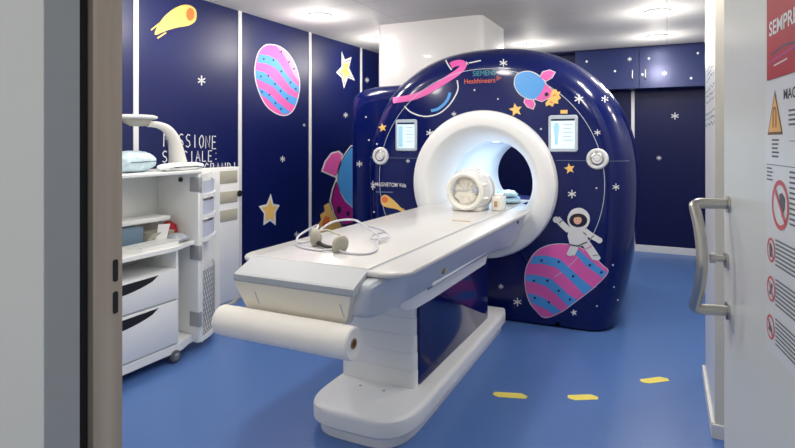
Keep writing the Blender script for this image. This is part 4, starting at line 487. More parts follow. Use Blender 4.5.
# rear housing with the shoulder at the left
prof = []
for i in range(12): prof.append((GX+(wz(1.1*i/12))*.955, .015+1.085*i/12))
for i in range(0, 17):
    a = math.pi/2*i/16; prof.append((GX+1.10*math.cos(a)**.9, 1.10+.90*math.sin(a)**.9))
prof += [(-1.9, 2.0), (-2.2, 2.0), (-2.45, 1.995), (-2.62, 1.985), (-2.72, 1.965), (-2.79, 1.935), (-2.835, 1.885), (-2.85, 1.82), (-2.855, 1.2), (-2.85, .5), (-2.83, .015)]
bm = B(); loft(bm, [[(GX+(x-GX)*q, yy, .015+(z-.015)*q) for x, z in prof] for q, yy in ((.93, 4.745), (.955, 4.752), (.978, 4.775), (.993, 4.81), (1, 4.86))]+[ [(x, 6.05, z) for x, z in prof], [(GX+(x-GX)*.97, 6.10, .015+(z-.015)*.97) for x, z in prof]], cap=False)
obj('rear_housing', bm, 'navyglossy', sc)
# front shoulder cover closing (ring-shaped back faces around the bore)
for yy, nm_ in ((4.745, 'shoulder_panel'), (6.10, 'rear_panel')):
    bm = B(); k = .93 if yy < 5 else .97
    op = [(GX+(x-GX)*k, .015+(z-.015)*k) for x, z in prof]
    a_ = [bm.verts.new((x, yy, z)) for x, z in op]
    b_ = [bm.verts.new((GX+.02+.372*math.cos(t), yy, 1.10+.372*math.sin(t))) for t in [math.atan2(z-1.10, x-GX) for x, z in op]]
    for i in range(len(op)):
        j = (i+1) % len(op)
        bm.faces.new((a_[i], a_[j], b_[j], b_[i]))
    obj(nm_, bm, 'navyglossy', sc)
# bore ring and bore
bm = B(); lathe(bm, [(.585, 4.44), (.598, 4.40), (.600, 4.345), (.590, 4.312), (.570, 4.298), (.53, 4.292), (.485, 4.294), (.474, 4.297), (.466, 4.306), (.450, 4.325), (.432, 4.355), (.405, 4.41), (.375, 4.52), (.353, 4.63), (.348, 4.66)], (GX+.02, 0, 1.10), 'y', 96)
obj('bore_ring', bm, 'funnel', sc, True, 'white flared ring around the bore')
bm = B(); lathe(bm, [(.351, 4.655), (.346, 4.70), (.346, 6.07), (.38, 6.105)], (GX+.02, 0, 1.10), 'y', 96)
obj('bore_liner', bm, 'bore', sc, True, 'pale blue tube inside the bore')
bm = B(); box(bm, GX-.02, GX+.06, 4.80, 5.90, 1.440, 1.449, .003); obj('bore_light', bm, 'lampsoft', sc, True, 'light strip along the top of the bore')
la = bpy.data.lights.new('bore_glow', 'AREA'); la.shape = 'RECTANGLE'; la.size = .08; la.size_y = .95; la.energy = 7; la.color = (.9, .96, 1)
lo = bpy.data.objects.new('bore_glow', la); COL.objects.link(lo); lo.parent = sc; lo.location = (.02, 5.35-5.1, 1.436)
# orbit line, seams
def g_fn(x, z, h): return (x, fY(x, z)-h, z)
ly = []
orb = []
for i in range(97):
    a = math.radians(-52+284*i/96)
    orb.append((GX+.955*math.cos(a), 1.12+.925*math.sin(a)))
ly += rib(orb, .0045, 'bezel')
bm, nm = printed(ly, g_fn, .06, .003); obj('orbit_line', bm, nm, sc, False, 'thin white arc around the front')
for q in ([(GX+.6, 1.300), (GX+1.12, 1.300)], [(GX-.56, 1.300), (GX-1.12, 1.300)]):
    bm, nm = printed(rib(q, .003, 'slate'), g_fn, .06, .002); obj('cover_seam', bm, nm, sc, False)
# screens
for nm_, x0, x1, z0, z1, lb in (('a', -2.160, -1.955, 1.362, 1.640, 'left touch screen in a pale frame'), ('b', -.832, -.612, 1.366, 1.650, 'right touch screen in a pale frame')):
    y = fY((x0+x1)/2, (z0+z1)/2)
    P = rrect((x0+x1)/2, (z0+z1)/2, (x1-x0)/2, (z1-z0)/2, .022)
    Pi = [((x0+x1)/2+(x-(x0+x1)/2)*.95, (z0+z1)/2+(z-(z0+z1)/2)*.97) for x, z in P]
    bm = B(); loft(bm, [[(x, y+.06, z) for x, z in P], [(x, y-.010, z) for x, z in P], [(x, y-.016, z) for x, z in Pi]])
    s_ = obj('touch_screen', bm, 'bezel', sc, True, lb)
    w_ = x1-x0; h_ = z1-z0; a0, a1, b0, b1 = x0+.10*w_, x1-.10*w_, z0+.09*h_, z1-.10*h_
    ly = [(0, 'screen', [(a0, b0), (a1, b0), (a1, b1), (a0, b1)]), (1, 'screendark', [(a0, b1-.016), (a1, b1-.016), (a1, b1), (a0, b1)])]
    m_ = (a0+a1)/2-.01
    if nm_ == 'b':
        ly += [(1, 'screenblue', [(a0+.03, b0+.03), (a0+.05, b0+.03), (a0+.055, b0+.11), (a0+.065, b0+.17), (a0+.05, b0+.20), (a0+.03, b0+.20), (a0+.015, b0+.17), (a0+.025, b0+.11)])]
    else:
        ly += [(1, 'screenblue', [(a0+.008, b0+.008), (m_-.02, b0+.008), (m_-.02, b1-.03), (a0+.008, b1-.03)])]
    for k in range(5): ly += rib([(m_+.012, b1-.045-.03*k), (a1-.012-.01*(k % 2), b1-.045-.03*k)], .006, 'bezel', 1)
    bm, nm = printed(ly, lambda a, b, h: (a, y-.016-h, b), None, .0008); obj('display', bm, nm, s_, False)
# control dials
for x, lb in ((-2.315, 'round control dial left of the bore'), (-.472, 'round control dial right of the bore')):
    z = 1.315; y = fY(x, z)
    bm = B(); lathe(bm, [(.0, -.02), (.028, -.022), (.034, -.028), (.04, -.022), (.05, -.018), (.056, -.026), (.07, -.026), (.078, -.018), (.080, .0), (.080, .05)], (x, y, z), 'y', 40)
    d = obj('control_dial', bm, 'white', sc, True, lb)
    bm = B(); lathe(bm, [(.034, -.024), (.037, -.027), (.049, -.021), (.047, -.017)], (x, y, z), 'y', 40); obj('dial_ring', bm, 'steel', d)
    bm = B(); lathe(bm, [(0, -.03), (.018, -.028), (.024, -.02)], (x, y, z), 'y', 24); obj('dial_button', bm, 'white', d)
y = fY(-.714, 1.675); obj('asset_tag', box(B(), -.742, -.690, y-.004, y, 1.662, 1.690), 'gold', sc, False, 'small yellow sticker over the right screen')
# prints on the cover
def gdec(key, name, label):
    bm, nm = printed(DECALS[key], g_fn, .05, .0014); obj(name, bm, nm, sc, False, label)
gdec('planet_g', 'planet_print', 'pink and blue striped half planet low on the right')
gdec('astronaut_g', 'astronaut_print', 'waving astronaut in white suit above the striped planet')
gdec('rocket_g', 'rocket_print', 'blue and pink rocket with yellow flames')
gdec('ringed_g', 'ringed_planet_print', 'pink ring and white arc of a ringed planet')
gdec('meteor_g', 'meteor_print', 'orange and yellow meteor left of the bore')
for i, lb in enumerate(('small gold star above the left dial', 'gold star under the rocket', 'gold star under the right screen', 'pale star under the striped planet')): gdec('star_g%d' % i, 'star_print', lb)
for i in range(29): gdec('speck_g%d' % i, 'snow_star_print', None)
ly = font_polys('SIEMENS', None, -1.452, 1.988, width=.195, height=.044, mn='teal')+font_polys('Healthineers', None, -1.525, 1.928, width=.265, height=.040, mn='brandorange')
for i in range(3):
    for j in range(3-i): ly += disc((-1.245+.014*i, 1.962+.014*(j-(2-i)/2)), .005, None, 'brandorange', 0, 8)
bm, nm = printed(ly, g_fn, None, .003); obj('maker_lettering', bm, nm, sc, False, 'teal and orange lettering at the top')
ly = font_polys('MAGNETOM Vida', None, -2.372, 1.043, width=.315, height=.036, mn='white', bold=.012)
ly = [q for q in ly if q[1] == 'white']+rib([(-2.365, .99), (-2.19, .995)], .008, 'slate')
for a in (90, 25, 155):
    a = math.radians(a); ly += rib([(-2.405-.032*math.cos(a), 1.045-.042*math.sin(a)), (-2.405+.032*math.cos(a), 1.045+.042*math.sin(a))], .012)
bm, nm = printed(ly, g_fn, None, .008); obj('model_lettering', bm, nm, sc, False, 'white lettering left of the bore')

# ------------------------------------------------------------------ patient table
TX = -1.37
tb = thing('patient_table', 'long white patient table on a pedestal leading into the scanner bore', 'table', (TX, 3.2, 0))
bm = B()
def plinth(k, y1=4.28):
    pts = []
    hx = .285*k
    front = 2.272+(1-k)*.3
    for i in range(25):
        a = math.pi*i/24
        pts.append((TX+hx*(abs(math.cos(a))**.5)*(1 if math.cos(a) > 0 else -1), front+.33-.33*abs(math.sin(a))**.62))
    return [(TX+hx*.80, y1), (TX+hx*.90, y1-.10)]+pts+[(TX-hx*.90, y1-.10), (TX-hx*.80, y1)]
P = plinth(1)
ins = lambda d: [(TX+(x-TX)*(1-d/.285), y+(d if y < 3 else -d)) for x, y in P]
loft(bm, [[(x, y, 0) for x, y in ins(.03)], [(x, y, .048) for x, y in ins(.024)], [(x, y, .053) for x, y in ins(.010)], [(x, y, .062) for x, y in ins(.002)], [(x, y, .12) for x, y in P], [(x, y, .134) for x, y in ins(.003)], [(x, y, .142) for x, y in ins(.012)], [(x, y, .146) for x, y in ins(.03)]])
pb = obj('plinth', bm, 'plastic', tb, True, 'white rounded floor base')
for sx in (-.07, .07):
    bm = B(); lathe(bm, [(0, .0045), (.008, .004), (.009, 0)], (TX+sx-.03, 2.57, .145), 'z', 12); obj('cap', bm, 'greyplastic', pb)
# pedestal of stacked covers
bm = B()
for i in range(6):
    z0 = .146+.092*i; k = i*.002
    slab(bm, rrect(TX-.043, 3.31, .226-k, .66-k, .03), z0, z0+.0915, .006)
obj('pedestal', bm, 'plastic', tb, True, 'white ribbed pedestal')
bm = B(); P = rrect(3.315, .42, .625, .268, .02); loft(bm, [[(TX+.13, y, z) for y, z in P], [(TX+.186, y, z) for y, z in P], [(TX+.1895, 3.315+(y-3.315)*.994, .42+(z-.42)*.985) for y, z in P]])
obj('side_panel', bm, 'navyglossy', tb, True, 'glossy navy panel on the pedestal side')
# rail beam under the top
bm = B()
def sec(y, ht, hb, zt, zb): return [(TX-hb, y, zb), (TX-ht, y, zt), (TX+ht, y, zt), (TX+hb, y, zb)]
loft(bm, [sec(2.20, .325, .31, .748, .715), sec(2.28, .33, .312, .75, .682), sec(2.38, .332, .312, .75, .664), sec(2.6, .332, .31, .75, .656), sec(3.5, .332, .305, .75, .648), sec(3.53, .32, .295, .745, .656)])
obj('lift_beam', bm, 'plastic', tb)
bm = B(); box(bm, TX+.325, TX+.347, 2.50, 3.49, .742, .758, .004)
obj('side_rail', bm, 'rail', tb)
bm = B(); box(bm, TX+.322, TX+.3345, 2.47, 3.51, .731, .769); obj('rail_shade', bm, 'rubber', tb, False, 'dark strip painted as shade behind the side rail')  # dark strip stands in for the shade around the rail
# body under the top: front bulges in to the end cover
bm = B()
def bs(y, ht, hb, zt, zb, r=.03, lx=0):
    return [(TX-hb+r-lx, y, zb), (TX-hb-lx, y, zb+r*.6), (TX-ht+.01-lx, y, zt-.035), (TX-ht-lx, y, zt-.015), (TX-ht+.012-lx, y, zt), (TX+ht-.012, y, zt), (TX+ht, y, zt-.015), (TX+ht-.01, y, zt-.035), (TX+hb, y, zb+r*.6), (TX+hb-r, y, zb)]
loft(bm, [bs(1.915, .290, .235, .860, .775, lx=.035), bs(1.925, .312, .268, .872, .750, lx=.035), bs(1.945, .326, .295, .884, .738, lx=.033), bs(1.98, .336, .315, .892, .731, lx=.028), bs(2.04, .348, .326, .897, .727, lx=.02), bs(2.15, .366, .331, .898, .725, lx=.01), bs(2.3, .385, .334, .899, .723), bs(2.6, .402, .336, .899, .72), bs(3.6, .402, .336, .899, .70), bs(4.05, .40, .334, .899, .66), bs(4.26, .398, .334, .899, .70)])
obj('table_body', bm, 'sidegrey', tb, True, 'grey lower body with rounded front end')
# wide top, rounded front corners
bm = B()
P = []
for i in range(13):
    a = math.pi/2*i/12; P.append((TX+.43-.11+.11*math.sin(a), 1.975+.11-.11*math.cos(a)))
P += [(TX+.43, 4.0), (TX+.43, 4.14), (TX+.42, 4.275), (TX-.42, 4.275), (TX-.43, 4.14), (TX-.43, 4.0)]
for i in range(13):
    a = math.pi/2*(1-i/12); P.append((TX-.43+.11-.11*math.sin(a), 1.975+.11-.11*math.cos(a)))
cx = TX; ins = lambda d: [(cx+(x-cx)*(1-d/.43), y+(d if y < 3 else -d)) for x, y in P]
loft(bm, [[(x, y, .893) for x, y in ins(.012)], [(x, y, .899) for x, y in ins(.002)], [(x, y, .91) for x, y in P], [(x, y, .916) for x, y in ins(.003)], [(x, y, .920) for x, y in ins(.010)]])
obj('table_top', bm, 'tabletop', tb, True, 'white glossy top')
# sliding patient board with side grooves
bm = B(); box(bm, TX-.318, TX+.268, 1.992, 4.95, .915, .926, .004)
obj('patient_board', bm, 'tabletop', tb)
bm = B()
for x in (TX-.325, TX+.275): box(bm, x-.004, x+.004, 2.0, 4.27, .915, .9212)
obj('board_groove', bm, 'greyplastic', tb, False)
# sloping end cover and cream front flap
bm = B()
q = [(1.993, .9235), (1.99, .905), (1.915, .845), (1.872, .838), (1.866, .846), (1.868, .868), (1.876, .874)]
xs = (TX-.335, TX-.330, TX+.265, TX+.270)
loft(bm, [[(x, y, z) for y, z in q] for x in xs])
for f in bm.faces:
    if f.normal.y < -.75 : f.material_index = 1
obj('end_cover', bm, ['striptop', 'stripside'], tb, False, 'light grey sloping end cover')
bm = B()
def flap(d, k=1):
    pts = [(-1.700, .846), (-1.130, .846), (-1.118, .836), (-1.120, .815), (-1.150, .722), (-1.162, .708), (-1.180, .702), (-1.640, .702), (-1.656, .708), (-1.668, .722), (-1.710, .815), (-1.712, .836)]
    return [(-1.415+(x+1.415)*k, 1.878+(.846-z)*.2+d, .775+(z-.775)*(2*k-1)) for x, z in pts]
loft(bm, [flap(.05), flap(.004), flap(-.003, .985)])
ff = obj('front_flap', bm, 'cream', tb, True, 'cream coloured front flap')
for x in (-1.60, -1.17):
    bm = B(); rod(bm, (x+.012, 1.8955, .745), (x-.002, 1.8845, .80), .003, 8); obj('slot_mark', bm, 'greyplastic', ff)
bm = B(); box(bm, TX-.33, TX+.262, 1.90, 1.94, .838, .850); obj('shadow_gap', bm, 'dark', tb, False)
for y, z, mn in ((2.60, .80, 'smudge'), (4.02, .86, 'dark')):
    bm = B(); k = (z-.72)/.18; x = TX+.325+.075*k
    rod(bm, (x, y, z), (x+.012, y, z-.002), .016 if mn == 'smudge' else .012, 12); obj('side_button', bm, mn, tb)
bm = B(); box(bm, TX+.10, TX+.22, 3.43, 3.455, .926, .9275); obj('warning_label', bm, 'smudge', tb, False, 'small tan label on the board')
# roll of paper under the front flap
rl = thing('paper_roll', 'thick white examination paper roll hung across the front end of the table', 'paper roll', (-1.46, 1.86, .59))
bm = B(); c = (0, 1.855, .665)
lathe(bm, [(.020, -1.762), (.058, -1.766), (.064, -1.758), (.0655, -1.7), (.0645, -1.4), (.066, -1.2), (.064, -1.095), (.058, -1.089), (.020, -1.092)], c, 'x', 40)
obj('paper', bm, 'paper', rl)
bm = B(); lathe(bm, [(.0205, -1.765), (.0205, -1.0885), (.015, -1.0885), (.015, -1.765)], c, 'x', 24, closed=True); obj('core', bm, 'core', rl, True, 'brown cardboard core')
bm = B(); rod(bm, (-1.79, 1.855, .665), (-1.12, 1.855, .665), .008, 10)
for x in (-1.79,): tube(bm, spline([(x, 1.855, .665), (x, 1.875, .70), (x+.06, 1.90, .74), (x+.12, 1.93, .80)], 5), .006, 8)
obj('holder_rod', bm, 'steel', rl)

# ------------------------------------------------------------------ head coil, pillows, headset
hc = thing('head_coil', 'white round openwork head coil standing on the table at the bore', 'head coil', (-1.40, 4.02, .926))
c = (-1.355, 3.93, 1.075)
bm = B(); lathe(bm, [(.105, .012), (.112, -.012), (.128, -.02), (.142, -.012), (.146, .01), (.140, .03), (.115, .03)], c, 'y', 48, closed=True); obj('front_ring', bm, 'coil', hc)
bm = B(); lathe(bm, [(.143, .02), (.158, .05), (.166, .12), (.162, .24), (.13, .29)], c, 'y', 48); obj('shell', bm, 'coilshell', hc, True, 'clear plastic shell')
bm = B()
for a in (20, 60, 100, 140, 200, 235, 305, 340):
    a = math.radians(a); tube(bm, spline([(c[0]+.135*math.cos(a), c[1]+.01, c[2]+.135*math.sin(a)), (c[0]+.156*math.cos(a), c[1]+.07, c[2]+.156*math.sin(a)), (c[0]+.150*math.cos(a), c[1]+.24, c[2]+.150*math.sin(a))], 5), .010, 8)
rr = [(c[0]+.15*math.cos(2*math.pi*i/32), c[1]+.25, c[2]+.15*math.sin(2*math.pi*i/32)) for i in range(32)]; tube(bm, rr, .014, 8, closed=True)
rr = [(c[0]+.160*math.cos(2*math.pi*i/32), c[1]+.12, c[2]+.160*math.sin(2*math.pi*i/32)) for i in range(32)]; tube(bm, rr, .009, 8, closed=True)
obj('frame', bm, 'coil', hc)
bm = B(); rod(bm, (c[0]-.14, c[1], c[2]+.01), (c[0]+.14, c[1], c[2]+.01), .004, 8); box(bm, c[0]+.06, c[0]+.10, c[1]-.01, c[1]+.02, c[2]-.01, c[2]+.03, .004); obj('mirror_bar', bm, 'greyplastic', hc)
bm = B(); lathe(bm, [(0, .025), (.05, .012), (.08, .01), (.108, .025), (.125, .10), (.125, .20), (.0, .21)], (c[0], c[1]+.02, c[2]-.005), 'y', 28)
for v in bm.verts: v.co += Vector((random.uniform(-.006, .006), random.uniform(-.012, .012), random.uniform(-.006, .006)))
obj('cushion', bm, 'cushion', hc, True, 'cream foam padding inside')
bm = B(); box(bm, c[0]-.11, c[0]+.11, c[1]+.02, c[1]+.27, .926, .955, .008); obj('base', bm, 'coil', hc)
cb = thing('coil_connector', 'white connector block with tan patch right of the head coil', 'connector', (-1.15, 4.12, .926))
bm = B(); box(bm, -1.186, -1.112, 4.05, 4.20, .926, 1.035, .012, 3); box(bm, -1.178, -1.12, 4.08, 4.19, 1.03, 1.05, .008, 2); obj('housing', bm, 'coil', cb)
bm = B(); box(bm, -1.165, -1.139, 4.046, 4.052, .955, 1.0, .002); obj('patch', bm, 'smudge', cb)
def pillow(c, hx, hy, hz, yaw, name, label, group):
    bm = B(); secs = []
    for i in range(13):
        t = -1+2*i/12; row = []
        for k in range(24):
            a = 2*math.pi*k/24
            q = (1-abs(t)**3)**.5 if abs(t) < 1 else .02
            ca, sa = math.cos(a), math.sin(a)
            row.append(Vector((t*hx, hy*abs(ca)**.5*(1 if ca > 0 else -1)*(.75+.25*q), hz*abs(sa)**.8*(1 if sa > 0 else -1)*max(q, .03)+.004*math.sin(9*t+5*a))))
        secs.append(row)
    R_ = Matrix.Rotation(yaw, 3, 'Z')
    loft(bm, [[R_ @ p+Vector(c) for p in r] for r in secs])
    return single(name, bm, 'bluefilm' if group == 1 else ('whitefilm' if group == 2 else 'softblue'), label, 'pillow')
mat('softblue', (178, 214, 232), .4, var=.12, vscale=14, bump=.25, bscale=20)
pillow((-1.215, 4.68, .952), .095, .16, .026, .25, 'pillow', 'lower pale blue pillow lying in the bore beside the head coil', 3)
pillow((-1.225, 4.66, 1.003), .08, .13, .025, .35, 'pillow', 'upper pale blue pillow stacked in the bore beside the head coil', 3)
# headset with air tubes
hs = thing('headphones', 'grey air tube headphones lying on the near end of the table', 'headphones', (-1.5, 2.3, .926))
def cup(c, d, name):
    bm = B(); d = Vector(d).normalized(); u = d.cross(Vector((0, 0, 1))).normalized(); v = u.cross(d)
    secs = []
    for r, h in ((.0, -.020), (.040, -.020), (.050, -.012), (.050, -.002), (.040, .014), (.022, .024), (.0, .026)):
        secs.append([Vector(c)+d*h+u*(max(r, .001)*.85*math.cos(2*math.pi*k/20))+v*(max(r, .001)*math.sin(2*math.pi*k/20)) for k in range(20)])
    loft(bm, secs); obj(name, bm, 'headgrey', hs)
cup((-1.575, 2.31, .968), (1, .25, .1), 'ear_cup'); cup((-1.385, 2.225, .962), (-1, .5, .35), 'ear_cup')
bm = B(); tube(bm, spline([(-1.578, 2.315, .995), (-1.55, 2.36, 1.0), (-1.49, 2.37, .985), (-1.415, 2.31, .985), (-1.38, 2.23, .985)], 6), .010, 10, flat=.5); obj('headband', bm, 'headgrey', hs)
bm = B(); tube(bm, spline([(-1.56, 2.30, .95), (-1.52, 2.28, .94), (-1.45, 2.25, .94), (-1.40, 2.235, .95)], 5), .014, 10, flat=.6); obj('ear_pad', bm, 'dark', hs)
bm = B()
tube(bm, spline([(-1.585, 2.30, .955), (-1.63, 2.27, .945), (-1.685, 2.30, .945), (-1.715, 2.36, .96), (-1.70, 2.43, .985), (-1.64, 2.42, 1.01), (-1.59, 2.33, 1.0)], 6), .0055, 8)
tube(bm, spline([(-1.66, 2.26, .932), (-1.58, 2.215, .932), (-1.48, 2.20, .932), (-1.42, 2.21, .94)], 6), .0055, 8)
tube(bm, spline([(-1.58, 2.35, 1.0), (-1.56, 2.45, 1.03), (-1.50, 2.55, 1.03), (-1.43, 2.55, 1.00), (-1.375, 2.55, .97), (-1.33, 2.53, .95), (-1.32, 2.47, .935), (-1.28, 2.40, .932), (-1.235, 2.30, .932), (-1.245, 2.22, .932), (-1.33, 2.20, .932), (-1.40, 2.215, .945)], 6), .0055, 8)
tube(bm, spline([(-1.42, 2.56, 1.0), (-1.36, 2.60, .98), (-1.32, 2.60, .955), (-1.335, 2.54, .945), (-1.38, 2.52, .945), (-1.39, 2.58, .955), (-1.34, 2.62, .965), (-1.30, 2.58, .95), (-1.32, 2.50, .94)], 6), .005, 8)
obj('air_tube', bm, 'tube', hs, True, 'thin white coiled tubing')

# ------------------------------------------------------------------ yellow floor marks
for (x0, y0, x1, y1), lb in (((-.886, 3.095, -.722, 3.145), 'yellow tape strip on the blue floor, nearest the table base'), ((-.494, 3.238, -.362, 3.312), 'middle yellow tape strip on the blue floor'), ((-.13, 3.648, -.006, 3.752), 'yellow tape strip on the blue floor, nearest the white partition')):
    bm = B(); d = Vector((x1-x0, y1-y0, 0)).normalized(); nn = Vector((-d.y, d.x, 0))
    pts = [Vector((x0, y0, 0))+d*.0-nn*.018, Vector((x0, y0, 0))+d*.02-nn*.032, Vector((x1, y1, 0))-nn*.030, Vector((x1, y1, 0))+d*.012, Vector((x1, y1, 0))-d*.02+nn*.034, Vector((x0, y0, 0))+nn*.030, Vector((x0, y0, 0))-d*.012]
    loft(bm, [[p+Vector((0, 0, .0002)) for p in pts], [p+Vector((0, 0, .0018)) for p in pts]])
    single('floor_tape', bm, 'yellowtape', lb, 'floor mark', smooth=False)

# ------------------------------------------------------------------ left wall stickers
def w_fn(a, b, h): return (XL+h, a, b)
def wdec(key, name, label, cat='wall sticker'):
    bm, nm = printed(DECALS[key], w_fn, None, .0012); single(name, bm, nm, label, cat, smooth=False)
wdec('meteor_w', 'meteor_sticker', 'yellow meteor sticker with orange head high on the navy wall')
wdec('planet_w', 'planet_sticker', 'round pink and blue striped planet sticker on the navy wall')
wdec('star_w0', 'star_sticker', 'upper gold star sticker with white double outline on the navy wall')
wdec('star_w1', 'star_sticker', 'lower gold star sticker with white outline beside the white slatted panel')
wdec('rocket_w', 'rocket_sticker', 'big rocket sticker on the navy wall half hidden behind the scanner')
for i, lb in enumerate(('white asterisk sticker below the meteor', 'white asterisk sticker on the navy wall above the lower gold star', 'white asterisk sticker low on the wall right behind the headphones', 'white asterisk sticker at the far upper end of the navy wall beside the white column', 'white asterisk sticker on the wall under the upper gold star', 'tiny white asterisk sticker below the striped planet')):
    wdec('aster_w%d' % i, 'asterisk_sticker', lb)
LET = {'M': [[(0, 0), (.05, 1), (.45, .45), (.9, 1), (1, 0)]], 'I': [[(.5, 0), (.5, 1)]], 'S': [[(.9, .9), (.5, 1), (.12, .8), (.3, .55), (.75, .45), (.9, .2), (.5, 0), (.05, .1)]],
 'O': [[(.5, 1), (.1, .75), (.05, .35), (.4, 0), (.8, .15), (.95, .6), (.75, .95), (.5, 1)]], 'N': [[(0, 0), (.05, 1), (.85, .05), (.9, 1)]], 'E': [[(.9, 1), (.1, 1), (.05, 0), (.9, 0)], [(.08, .52), (.75, .52)]],
 'P': [[(.05, 0), (.1, 1), (.7, .95), (.85, .7), (.6, .45), (.1, .45)]], 'C': [[(.9, .85), (.5, 1), (.1, .7), (.1, .3), (.45, 0), (.9, .15)]], 'A': [[(0, 0), (.45, 1), (.95, 0)], [(.2, .38), (.78, .38)]], 'L': [[(.1, 1), (.1, 0), (.85, .02)]],
 ':': [[(.45, .72), (.5, .8)], [(.45, .15), (.5, .23)]], 'G': [[(.9, .85), (.5, 1), (.1, .7), (.1, .3), (.45, 0), (.9, .15), (.9, .45), (.55, .45)]], 'R': [[(.05, 0), (.1, 1), (.7, .95), (.8, .72), (.55, .5), (.1, .48)], [(.45, .48), (.9, 0)]], 'D': [[(.1, 0), (.1, 1), (.6, .9), (.9, .5), (.6, .1), (.1, 0)]]}
def stroke_text(txt, a0, a1, z0, h, wd, mn='white', tilt=0):
    ly = []; p = (a1-a0)/len(txt)
    for i, ch in enumerate(txt):
        for st in LET[ch]: ly += rib([(a0+p*i+x*p*.72, z0+y*h+random.uniform(-.02, .02)*h+tilt*i) for x, y in st], wd, mn)
    return ly
ly = stroke_text('MISSIONE', 3.105, 3.69, 1.408, .108, .010, tilt=-.0035)+stroke_text('SPECIALE:', 3.09, 3.71, 1.282, .09, .010, tilt=-.001)+stroke_text('GRANDI', 3.53, 3.94, 1.165, .095, .010, tilt=-.001)
bm, nm = printed(ly, w_fn, None, .001)
single('wall_lettering', bm, nm, 'white handwritten words on the navy wall above the medical cart', 'wall lettering', smooth=False)
# print on the partition face
ly = []
for y0, y1, z in ((3.20, 3.76, 1.80), (3.18, 3.86, 1.675), (3.15, 3.82, 1.545)):
    y = y0
    while y < y1:
        for q in (0, .032, .064): ly += rib([(y, z+q+random.uniform(-.008, .008)), (y+random.uniform(.03, .075), z+q+random.uniform(-.008, .008))], .010, 'slate')
        y += .095
bm, nm = printed(ly, lambda a, b, h: (.212-h, a, b), None, .001)
o = struct('wall_print', bm, nm, part)

# ------------------------------------------------------------------ cupboards at the back
def cupboard(x0, x1, hx, key, label):
    t = thing('wall_cupboard', label, 'cupboard', ((x0+x1)/2, 7.78, 2.115))
    obj('carcass', box(B(), x0, x1, 7.64, 7.938, 2.115, 2.63), 'navycab', t, False)
    d = obj('door', box(B(), x0+.004, x1-.004, 7.62, 7.64, 2.115, 2.62, .002), 'navycab', t, False)
    bm = B(); tube(bm, spline([(hx, 7.622, 2.352), (hx, 7.598, 2.348), (hx, 7.596, 2.30), (hx, 7.598, 2.236), (hx, 7.622, 2.232)], 5), .008, 10); obj('handle', bm, 'steel', d)
    for i in range(3 if key == 'cab_l' else 5):
        bm, nm = printed(DECALS[key+str(i)], lambda a, b, h: (a, 7.62-h, b), None, .001); obj('star_print', bm, nm, d, False)
cupboard(-1.095, -.318, -.393, 'cab_l', 'navy overhead cupboard with white stars, half hidden behind the scanner')
cupboard(-.316, .46, -.243, 'cab_r', 'navy overhead cupboard with white stars beside the white partition')
struct('trim_8', box(B(), -1.6, XR, 7.66, 7.938, 2.63, ZC), 'navyback')
for y, z, r, lb in ((.092, 1.77, .045, 'white asterisk sticker on the dark back wall under the cupboards'), (-.093, 1.23, .03, 'lower white asterisk sticker on the dark back wall beside the scanner')):
    ly = []
    for g in (90, 25, 155):
        g = math.radians(g); ly += rib([(y-r*math.cos(g), z-r*math.sin(g)), (y+r*math.cos(g), z+r*math.sin(g))], r*.28)
    bm, nm = printed(ly, lambda a, b, h: (a, YB-h, b), None, .001)
    single('asterisk_sticker', bm, nm, lb, 'wall sticker', smooth=False)

# ------------------------------------------------------------------ medical cart
ct = thing('medical_cart', 'white wheeled medical cart with open shelves, drawers and folded back door', 'cart', (-3.08, 2.3, 0))
XF, XB, Y0, Y1, YD = -2.90, -3.30, 1.72, 2.845, 2.655
bm = B(); box(bm, XB, XB+.015, Y0, Y1, .07, 1.235); box(bm, XB, XF, Y0, Y0+.018, .07, 1.235)
obj('carcass', bm, 'cartin', ct, False)
obj('end_panel', box(B(), XB, XF, Y1-.018, Y1, .06, 1.235, .003), 'cart', ct)
obj('top_board', box(B(), XB-.01, XF+.012, Y0-.01, Y1+.01, 1.228, 1.25, .006), 'cart', ct)
def s_plan(xf, xe, ya):
    pts = [(XB+.015, Y0), (xf, Y0), (xf, ya)]
    for i in range(1, 9):
        t = i/8; pts.append((xf+(xe-xf)*(3*t*t-2*t**3), ya+(Y1-.018-ya)*t))
    return pts+[(XB+.015, Y1-.018)]
obj('work_shelf', slab(B(), s_plan(XF+.045, XF-.03, 2.56), .738, .765, .006), 'cart', ct)
obj('base_board', slab(B(), s_plan(XF+.004, XF-.05, YD), .062, .115, .008), 'cart', ct)
obj('upper_shelf', box(B(), XB+.015, XB+.20, Y0, 2.77, .905, .935, .004), 'cart', ct)
obj('drawer_divider', box(B(), XB+.015, XF, YD-.018, YD, .115, .738, .002), 'cart', ct)
for z0, z1, lb in ((.415, .612, 'upper drawer'), (.125, .405, 'lower drawer')):
    d = obj('drawer', box(B(), XF-.36, XF+.008, Y0+.02, YD-.004, z0, z1, .005), 'cart', ct, True, lb)
    P = [(1.93, z1-.022)]+[(1.93+.56*i/12, z1-.022-.058*math.sin(math.pi*(i/12)**.9)**.8) for i in range(1, 12)]+[(2.49, z1-.012)]
    ly = [(0, 'dark', P)]
    bm = B(); loft(bm, [[(XF-.004, y, z) for y, z in P], [(XF+.0095, y, z) for y, z in P]]); obj('grip_recess', bm, 'dark', d, False, 'black crescent finger grip')
